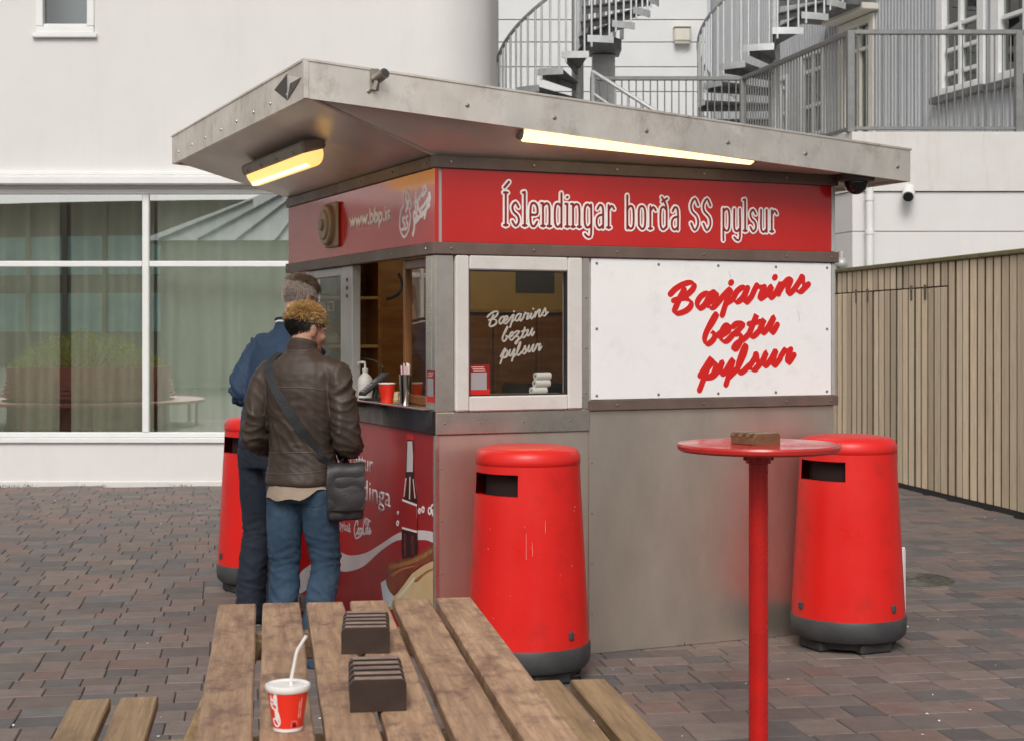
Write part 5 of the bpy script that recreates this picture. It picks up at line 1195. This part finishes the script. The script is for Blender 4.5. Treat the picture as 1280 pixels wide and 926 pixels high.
# ------------------------------------------------------------------ people
def fuse(mb, name, m, vox, smooth_it=6, fold=None, mats=None):
    """Join overlapping solids into one continuous surface."""
    me = mb.mesh(name, m); o = bpy.data.objects.new(name, me); COL.objects.link(o)
    md = o.modifiers.new('fuse', 'REMESH'); md.mode = 'VOXEL'; md.voxel_size = vox; md.use_smooth_shade = True
    if smooth_it:
        s = o.modifiers.new('smooth', 'SMOOTH'); s.iterations = smooth_it; s.factor = .5
    dg = bpy.context.evaluated_depsgraph_get(); dg.update(); out = bpy.data.meshes.new_from_object(o.evaluated_get(dg))
    bpy.data.objects.remove(o); out.name = name
    if not out.materials: out.materials.append(m)
    if fold:
        no = [v.normal.copy() for v in out.vertices]
        for v, n in zip(out.vertices, no): v.co += n*fold(v.co, n)
    out.polygons.foreach_set('use_smooth', [True]*len(out.polygons)); out.update(); return out
def ell(c, rx, ry, n=20, tilt=Vector((0, 0, 0)), yaw=0):
    c = Vector(c); cs, sn = math.cos(yaw), math.sin(yaw)
    out = []
    for k in range(n):
        a = 6.28318*k/n; x, y = rx*math.cos(a), ry*math.sin(a); X, Y = x*cs-y*sn, x*sn+y*cs
        out.append(c + Vector((X, Y, X*tilt.x + Y*tilt.y)))
    return out
def limb(mb, pts, rad, n=14, k=5):
    P = crom(pts, k); L = len(P); rr = []
    for i in range(L):
        f = i/(L-1)*(len(rad)-1); a = int(min(f, len(rad)-2)); rr.append(rad[a] + (rad[a+1]-rad[a])*(f-a))
    mb.tube(P, rr, n)
    mb.ball(P[0], rr[0]*.99, 14); mb.ball(P[-1], rr[-1]*.99, 14)
def hand(mb, wrist, d, side, palm_n, curl=.5, s=1):
    """palm and five fingers: d points from wrist to knuckles, palm_n out of the palm, side +1 right / -1 left."""
    wrist = Vector(wrist); d = Vector(d).normalized(); pn = Vector(palm_n); pn = (pn - d*pn.dot(d)).normalized(); x = d.cross(pn).normalized()*side
    mb.tube([wrist - d*.02, wrist + d*.02*s, wrist + d*.05*s, wrist + d*.088*s], [.026*s, .028*s, .034*s, .028*s], 12)
    for k, (o, l, r) in enumerate(((-.030, .072, .0085), (-.010, .082, .0090), (.010, .076, .0088), (.029, .060, .0078))):
        b = wrist + d*(.082 - abs(k-1.2)*.004)*s + x*o*1.08*s; p = [b - d*.02]; dirv = d.copy(); q = b
        p.append(q)
        for seg in (.44, .32, .24):
            ang = curl*(.6+.12*k); dirv = (dirv*math.cos(ang) + pn*math.sin(ang)).normalized(); q = q + dirv*l*seg*s; p.append(q)
        mb.tube(p, [r*s*1.05, r*s*1.05, r*s, r*s*.92, r*s*.75], 8); mb.ball(p[-1], r*s*.75, 8)
    b = wrist + d*.030*s - x*.024*s; p = [b, b - x*.018*s + d*.022*s, b - x*.026*s + d*.045*s + pn*.012*s, b - x*.020*s + d*.066*s + pn*.026*s]
    mb.tube(p, [.015*s, .0125*s, .0105*s, .008*s], 8); mb.ball(p[-1], .008*s, 8)
def headparts(mb, c, yaw, pitch, s=1):
    """skull, jaw, nose, lips, ears and neck root; c: centre between the ears."""
    Rm = Matrix.Rotation(yaw, 3, 'Z') @ Matrix.Rotation(pitch, 3, 'X'); c = Vector(c)
    q = lambda v: c + Rm @ (Vector(v)*s)
    B = lambda v, r: mb.ball(q(v), tuple(a*s for a in r), 20, Rm)
    B((0, -.012, .032), (.075, .096, .083)); B((0, .040, -.022), (.060, .058, .075)); B((0, .052, -.072), (.042, .044, .036)); B((0, .015, -.05), (.058, .06, .05))
    B((0, .098, -.018), (.013, .018, .022)); B((0, .088, .006), (.010, .014, .022)); B((0, .090, -.060), (.024, .012, .007)); B((0, .090, -.071), (.020, .011, .007)); B((0, .087, -.09), (.02, .014, .014))
    for sx in (-1, 1):
        B((sx*.036, .070, .014), (.026, .020, .010)); B((sx*.040, .066, -.03), (.024, .024, .022)); B((sx*.077, -.008, -.010), (.010, .020, .032)); B((sx*.081, -.016, .004), (.008, .014, .018))
    return q, Rm
def strands(mb, q, Rm, n, seed, accept, length, dirf, r=.0012, s=1):
    rr = random.Random(seed); k = 0
    while k < n:
        u = rr.uniform(-1, 1); a = rr.random()*6.28318; w = math.sqrt(1-u*u); v = Vector((w*math.cos(a), w*math.sin(a), u))
        p = Vector((0, -.012, .032)) + Vector((v.x*.0775, v.y*.0985, v.z*.0855))
        if not accept(p, rr): continue
        k += 1; l = length(p, rr); d = dirf(p, v, rr).normalized(); p0 = p - v*.004; d2 = (d + Vector((0, 0, -.35)) + Vector((rr.gauss(0, .15), rr.gauss(0, .15), 0))).normalized()
        pts = [q(p0), q(p + d*l*.5), q(p + d*l*.5 + d2*l*.5)]; mb.tube(pts, [r*1.3, r, r*.25], 3, cap=False)
def ridged(p): return (1 - abs(noise.noise(p))*2)
def eyes(c, q, Rm, parent):
    for sx in (-1, 1):
        mb = MB(); mb.ball(q((sx*.031, .079, .002)), .0115, 14); part('eye', mb, M['eye'], parent)

# ---- customer in the brown leather jacket
P1 = Vector((-1.01, 7.40, 0)); A1 = R(-14)
m1 = thing('person', 'man in brown leather jacket and blue jeans with bleached hair at the kiosk hatch', 'person', P1, A1)
HC = Vector((.005, .035, 1.612)); HY = R(-34)
mb = MB(); q1, R1 = headparts(mb, HC, HY, R(-10))
limb(mb, [(0, -.01, 1.45), (0, .0, 1.52), (.004, .018, 1.60)], [.065, .057, .060])
mb.rings([ell((0, 0, .92), .15, .10), ell((0, 0, 1.1), .145, .095), ell((0, .0, 1.3), .16, .10), ell((0, -.005, 1.42), .15, .085), ell((0, 0, 1.49), .07, .06)])
for s in (-1, 1):
    limb(mb, [(s*.086, 0, .92), (s*.095, .012 if s > 0 else 0, .66), (s*.098, .038 if s > 0 else .018, .48), (s*(.088 if s > 0 else .100), 0, .27), (s*.09, -.02, .09)], [.068, .056, .042, .040, .034])
    limb(mb, [(s*.10, -.01, .06), (s*.105, .10, .03)], [.034, .03])
wl, wr = Vector((-.212, .185, 1.03)), Vector((.10, .27, 1.10))
limb(mb, [(-.15, 0, 1.40), (-.228, -.03, 1.13), wl], [.05, .036, .026]); limb(mb, [(.15, 0, 1.40), (.228, -.01, 1.09), wr], [.05, .036, .026])
hand(mb, wl, (.45, .55, -.35), -1, (.6, .1, .3), .35); hand(mb, wr, (-.45, .85, .15), 1, (-.3, .1, -1), .5)
link('body', fuse(mb, 'body', M['skin'], .0058, 4), m1)
eyes(HC, q1, R1, m1)
# jeans
def jfold(p, n):
    low = max(0, min(1, (.62-p.z)/.3)); a = ridged(Vector((p.x*7, p.y*7, p.z*15 + p.x*9 + 2*noise.noise(p*4))))*.5+.5
    b = noise.noise(Vector((p.x*9+3, p.y*9, p.z*7)))
    kn = math.exp(-((p.z-.52)/.09)**2); c = ridged(Vector((p.x*4, p.y*4, p.z*26 + 1.6*noise.noise(p*7))))*.5+.5
    return (a**4)*.0085*(.45+.55*low) + (c**5)*.006*(kn+.6*low) + b*.004 + .0018*noise.noise(p*38)
mb = MB(); mb.rings([ell((0, .0, .79), .155, .112), ell((0, -.012, .86), .162, .120), ell((0, -.005, .95), .158, .112), ell((0, 0, 1.0), .15, .10)])
limb(mb, [(-.082, -.01, .86), (-.092, .0, .66), (-.098, .02, .47), (-.100, -.005, .27), (-.103, -.015, .045)], [.093, .083, .068, .066, .071], 16)
limb(mb, [(.085, -.01, .86), (.092, .012, .66), (.100, .045, .48), (.086, .005, .27), (.080, -.025, .045)], [.094, .084, .069, .066, .071], 16)
jm = fuse(mb, 'jeans', M['denim'], .0085, 4, jfold); jeans = link('jeans', jm, m1)
bv = BVHTree.FromPolygons([v.co for v in jm.vertices], [p.vertices[:] for p in jm.polygons])
def onback(bv, pts, off=.002, dy=1):
    out = []
    for x, z in pts:
        h = bv.ray_cast(Vector((x, -1.0*dy, z)), Vector((0, dy, 0)));
        if h[0] is not None: out.append(h[0] + h[1]*off)
    return out
def seam(bv, pts, r, m, name, parent, off=.001):
    P = onback(bv, [(a.x, a.y) for a in crom([(x, z, 0) for x, z in pts], 8)], off)
    if len(P) > 1: mb = MB(); mb.tube(P, r, 6); part(name, mb, m, parent)
M['denim_stitch'] = mat('denim_stitch', (.03, .05, .08), .9)
for s in (-1, 1):
    x0 = s*.088
    seam(bv, [(x0-.058, .885), (x0-.056, .80), (x0, .772), (x0+.056, .80), (x0+.058, .885), (x0-.058, .885)], .0022, M['denim_stitch'], 'pocket_seam', jeans)
    seam(bv, [(s*.168, .9), (s*.165, .6), (s*.158, .3), (s*.155, .06)], .002, M['denim_stitch'], 'side_seam', jeans)
seam(bv, [(0, .97), (0, .9), (.0, .80)], .002, M['denim_stitch'], 'seat_seam', jeans)
# shirt hem
mb = MB(); n = 48
def hemz(a): return .806 + .05*max(0, math.sin(a*1.0-2.2+3.14))**2*0 + (.045 if math.cos(a) > .25 else 0)*min(1, (math.cos(a)-.25)*2.2) + .006*math.sin(a*7)
def hr_(a): return 1 + .02*math.sin(a*9)
mb.rings([[Vector((.173*hr_(a)*math.cos(a), -.008+.148*hr_(a)*math.sin(a), hemz(a))) for a in [6.28318*k/n for k in range(n)]], [Vector((.163*math.cos(a), -.006+.140*math.sin(a), .872)) for a in [6.28318*k/n for k in range(n)]], [Vector((.155*math.cos(a), -.002+.122*math.sin(a), .92)) for a in [6.28318*k/n for k in range(n)]], [Vector((.15*math.cos(a), .11*math.sin(a), 1.0)) for a in [6.28318*k/n for k in range(n)]]], cap=False)
part('shirt', mb, M['beige_cloth'], m1, 60)
# jacket
def lfold(p, n):
    p = p*1.0
    arm = max(0, min(1, (abs(p.x)-.15)/.06)); w = ridged(Vector((p.x*8, p.y*8, p.z*10+p.x*10+2.8*noise.noise(p*4.5))))*.5+.5
    b = noise.noise(Vector((p.x*6, p.y*6+2, p.z*5)))
    waist = math.exp(-((p.z-1.10)/.10)**2)
    w2 = ridged(Vector((p.x*5+4, p.y*9, p.z*22+p.x*14+2*noise.noise(p*6))))*.5+.5
    return (w2**6)*(.002+.004*arm+.004*waist) + (w**4)*(.003 + .014*arm + .004*waist) + b*.005*(1-arm*.4) + .0015*noise.noise(p*30)
mb = MB()
mb.rings([ell((0, -.004, .868), .170, .149), ell((0, -.004, .89), .174, .151), ell((0, 0, .97), .165, .134), ell((0, .0, 1.06), .160, .121), ell((0, -.008, 1.2), .170, .126), ell((0, -.012, 1.32), .178, .128), ell((0, -.012, 1.40), .176, .118), ell((0, -.010, 1.45), .160, .098), ell((0, -.006, 1.487), .105, .078), ell((0, 0, 1.51), .078, .068), ell((0, .002, 1.555), .071, .070, tilt=Vector((0, -.25, 0)))])
limb(mb, [(-.118, -.008, 1.418), (-.172, -.012, 1.375), (-.212, -.03, 1.24), (-.230, -.035, 1.12), (-.228, .06, 1.055), (-.215, .155, 1.035)], [.066, .064, .056, .054, .049, .042])
limb(mb, [(.118, -.008, 1.418), (.175, -.010, 1.375), (.214, -.025, 1.23), (.232, -.015, 1.07), (.19, .12, 1.06), (.125, .235, 1.09)], [.066, .065, .058, .057, .050, .042])
jk = fuse(mb, 'jacket', M['leather'], .0078, 5, lfold); jacket = link('jacket', jk, m1)
bj = BVHTree.FromPolygons([v.co for v in jk.vertices], [p.vertices[:] for p in jk.polygons])
seam(bj, [(-.15, 1.335), (-.05, 1.338), (.05, 1.338), (.15, 1.325)], .0024, M['stitch'], 'yoke_seam', jacket)
seam(bj, [(-.165, 1.02), (0, 1.03), (.165, 1.03)], .0022, M['stitch'], 'waist_seam', jacket); seam(bj, [(-.175, .925), (0, .93), (.175, .945)], .0024, M['stitch'], 'hem_seam', jacket)
seam(bj, [(-.065, 1.512), (0, 1.505), (.065, 1.512)], .0024, M['stitch'], 'collar_seam', jacket)
for s in (-1, 1): seam(bj, [(s*.165, 1.40), (s*.158, 1.30), (s*.172, 1.20)], .0024, M['stitch'], 'armhole_seam', jacket)
# hair: dark shaved sides and bleached rough top
mb = MB(); strands(mb, q1, R1, 2600, 5, lambda p, r: p.z < .062 and p.z > -.045-.02*r.random() and (p.y < .03 or p.z > .03) and p.y < .065 and not (abs(p.x) > .06 and p.y > -.02 and p.z < .02), lambda p, r: r.uniform(.010, .017) if p.z > .0 else r.uniform(.006, .010), lambda p, v, r: v*.5 + Vector((r.gauss(0, .15), r.gauss(0, .15), -.8)), .0017)
part('short_hair', mb, M['hair_black'], m1, 60)
mb = MB(); strands(mb, q1, R1, 6000, 6, lambda p, r: p.z > .048 + r.uniform(-.018, .014) + .10*max(0, p.y), lambda p, r: r.uniform(.012, .032) * (.7 if p.z < .075 else 1), lambda p, v, r: v*.6 + Vector((r.gauss(.1, .32), r.gauss(-.1, .32), r.gauss(-.30, .3) if p.z < .08 else .25)), .0012)
part('bleached_hair', mb, M['hair_blond'], m1, 60)
mb = MB(); strands(mb, q1, R1, 1300, 16, lambda p, r: p.z > .040 + r.uniform(-.018, .014) + .10*max(0, p.y), lambda p, r: r.uniform(.016, .036), lambda p, v, r: v*.6 + Vector((r.gauss(.1, .36), r.gauss(-.1, .36), r.gauss(-.15, .3) if p.z < .08 else .3)), .0013)
part('hair_roots', mb, M['hair_mid'], m1, 60)
mb = MB()
for s in (-1, 1):
    x = .1 if s > 0 else -.105
    mb.rings([ell((x, .02, .0), .045, .115), ell((x, .03, .05), .047, .12), ell((x, .0, .09), .045, .07), ell((x, -.02, .12), .044, .05)])
part('shoes', mb, M['shoe'], m1)
# ---- messenger bag on his right hip, strap across the back
bag = thing('messenger_bag', 'black messenger bag with wide strap hanging on the hip of the man in brown', 'bag', P1 + Matrix.Rotation(A1, 3, 'Z') @ Vector((.225, -.02, .85)), A1)
lo = Vector((.225, -.02, .85)); Rb = Matrix.Rotation(R(24), 3, 'Z')
def bfold(p, n): return .009*noise.noise(p*12) + .004*noise.noise(p*31)
mb = MB(); mb.box((0, 0, -.02), (.175, .085, .25), .030, Rb, 2); link('pouch', fuse(mb, 'pouch', M['bag'], .008, 3, bfold), bag)
mb = MB(); fl = [Rb @ Vector((x, y, z)) for x, y, z in ((0, .05, .085), (0, .02, .122), (0, -.03, .12), (0, -.056, .085), (0, -.060, .0), (0, -.058, -.075), (0, -.054, -.10))]; ax = Rb @ Vector((.093, 0, 0))
mb.rings([[p - ax, p + ax, p + ax + (Rb @ Vector((0, -.006, .004))), p - ax + (Rb @ Vector((0, -.006, .004)))] for p in crom(fl, 4)]); link('flap', fuse(mb, 'flap', M['bag'], .005, 2, lambda p, n: .009*noise.noise(p*13)), bag)
sp = onback(bj, [(a.x, a.y) for a in crom([(-.145, 1.43, 0), (-.10, 1.355, 0), (-.02, 1.235, 0), (.06, 1.115, 0), (.13, 1.0, 0), (.17, .93, 0)], 8)], .004)
sp = [Vector((-.118, .0, 1.498)), Vector((-.132, -.045, 1.475))] + sp + [Vector((.20, -.085, .955))]
mb = MB(); L = len(sp); rows = []
for i, p in enumerate(sp):
    tt = (sp[min(i+1, L-1)] - sp[max(i-1, 0)]).normalized(); nn = Vector((0, -1, .15)) if i > 1 else Vector((-.2, -.5, 1)); w = tt.cross(nn).normalized()*.0235; nn = w.cross(tt).normalized()*.003
    if nn.dot(Vector((0, -1, .2))) < 0: nn = -nn
    p = p - lo; rows.append([p-w, p-w+nn, p+w+nn, p+w])
mb.rings(rows); part('strap', mb, M['strap'], bag)
sp = [Vector((-.118, .0, 1.498)), Vector((-.10, .08, 1.45)), Vector((-.04, .14, 1.33)), Vector((.06, .155, 1.15)), Vector((.16, .12, .99)), Vector((.215, .02, .955))]
mb = MB(); rows = []
for i, p in enumerate(sp):
    tt = (sp[min(i+1, 5)] - sp[max(i-1, 0)]).normalized(); nn = Vector((0, 1, .15)) if 0 < i < 5 else Vector((0, .3, 1)); w = tt.cross(nn).normalized()*.0235; nn = w.cross(tt).normalized()*.003
    p = p - lo; rows.append([p-w, p-w+nn, p+w+nn, p+w])
mb.rings(rows); part('strap', mb, M['strap'], bag)

# ---- taller customer in navy, leaning towards the hatch
P2 = Vector((-1.335, 8.42, 0)); A2 = R(-31)
m2 = thing('person', 'tall man in navy jacket with short grey hair leaning towards the kiosk hatch', 'person', P2, A2)
S2 = 1.0; HC2 = Vector((.0, .275, 1.79)); 
mb = MB(); q2, R2 = headparts(mb, HC2, R(-8), R(-16), 1.06)
limb(mb, [(0, .17, 1.56), (0, .21, 1.65), (0, .245, 1.75)], [.068, .060, .066])
mb.rings([ell((0, 0, 1.0), .15, .10), ell((0, .04, 1.2), .15, .10), ell((0, .11, 1.42), .17, .10), ell((0, .15, 1.54), .15, .085), ell((0, .18, 1.60), .07, .06)])
for s in (-1, 1):
    limb(mb, [(s*.09, 0, 1.0), (s*.095, .01, .72), (s*.102, .03, .52), (s*.106, -.01, .3), (s*.108, -.025, .09)], [.07, .06, .046, .042, .036]); limb(mb, [(s*.105, -.02, .06), (s*.11, .11, .03)], [.036, .032])
a2l, a2r = Vector((-.13, .33, 1.24)), Vector((.14, .36, 1.24))
limb(mb, [(-.16, .14, 1.50), (-.225, .04, 1.27), a2l], [.05, .036, .027]); limb(mb, [(.16, .14, 1.50), (.25, .05, 1.26), a2r], [.05, .036, .027])
hand(mb, a2l, (.3, .9, .0), -1, (.2, 0, -1), .4); hand(mb, a2r, (-.3, .9, .0), 1, (-.2, 0, -1), .4)
link('body', fuse(mb, 'body', M['skin_pale'], .0062, 4), m2)
eyes(HC2, q2, R2, m2)
mb = MB(); mb.rings([ell((0, .0, .86), .165, .118), ell((0, -.01, .95), .168, .12), ell((0, .005, 1.07), .158, .112)])
for s in (-1, 1): limb(mb, [(s*.085, -.01, .93), (s*.095, .01, .72), (s*.102, .03, .52), (s*.106, -.01, .3), (s*.108, -.025, .05)], [.100, .092, .078, .075, .080], 16)
link('jeans', fuse(mb, 'jeans', M['denim_dark'], .009, 4, jfold), m2)
mb = MB(); mb.rings([ell((0, .0, .965), .175, .13), ell((0, .0, 1.02), .176, .13), ell((0, .03, 1.15), .178, .13), ell((0, .08, 1.3), .195, .134), ell((0, .125, 1.45), .205, .132), ell((0, .14, 1.53), .185, .115), ell((0, .155, 1.585), .125, .085), ell((0, .175, 1.615), .085, .074), ell((0, .19, 1.65), .078, .076, tilt=Vector((0, -.3, 0)))])
for s in (-1, 1): limb(mb, [(s*.13, .135, 1.525), (s*.19, .12, 1.47), (s*.215, .055, 1.36), (s*(.208 if s < 0 else .25), .04 if s < 0 else .05, 1.26), (s*.22, .19, 1.245), (s*.15, .31, 1.24)], [.072, .068, .060, .058, .052, .045])
link('jacket', fuse(mb, 'jacket', M['navy'], .0088, 5, lambda p, n: lfold(p - Vector((0, 0, .08)), n)*1.2), m2)
for dz, w, mm, nm in ((1.642, .010, 'white_stripe', 'collar_stripe'), (1.658, .012, 'navy_dark', 'collar_edge')):
    mb = MB(); n = 40; mb.tube([Vector((.083*math.cos(a), .190+.082*math.sin(a), dz - .3*.082*math.sin(a)*1.0 - .006)) for a in [6.28318*k/n for k in range(n+1)]], w*.62, 8, cap=False); part(nm, mb, M[mm], m2, 60)
mb = MB(); n = 40; mb.rings([ell((0, .0, .955), .172, .128, 40), ell((0, .0, .975), .182, .137, 40), ell((0, .0, 1.005), .182, .137, 40), ell((0, .0, 1.02), .176, .131, 40)], cap=False); part('waistband', mb, M['navy_dark'], m2, 60)
mb = MB(); strands(mb, q2, R2, 2600, 9, lambda p, r: p.z > -.05 and p.z < .075 and p.y < .045 and not (abs(p.x) > .06 and p.y > -.02 and p.z < .02), lambda p, r: r.uniform(.010, .016), lambda p, v, r: v*.45 + Vector((r.gauss(0, .15), r.gauss(0, .15), -.8)), .0016, 1.06)
part('short_hair', mb, M['hair_grey'], m2, 60)
mb = MB(); strands(mb, q2, R2, 2200, 10, lambda p, r: p.z > .066 + r.uniform(-.01, .01) - .25*max(0, p.y-.02), lambda p, r: r.uniform(.022, .036), lambda p, v, r: v*.55 + Vector((r.gauss(0, .25), r.gauss(.75, .3), .15)), .0016, 1.06)
part('top_hair', mb, M['hair_brown'], m2, 60)
mb = MB(); mb2 = MB()
for s in (-1, 1):
    x = s*.11; mb.rings([ell((x, .02, .025), .047, .125), ell((x, .03, .06), .048, .125), ell((x, .0, .10), .046, .075), ell((x, -.025, .13), .045, .052)]); mb2.rings([ell((x, .02, .0), .052, .132), ell((x, .02, .028), .051, .131)])
sh = part('shoes', mb, M['shoe'], m2); part('soles', mb2, M['sole'], sh)
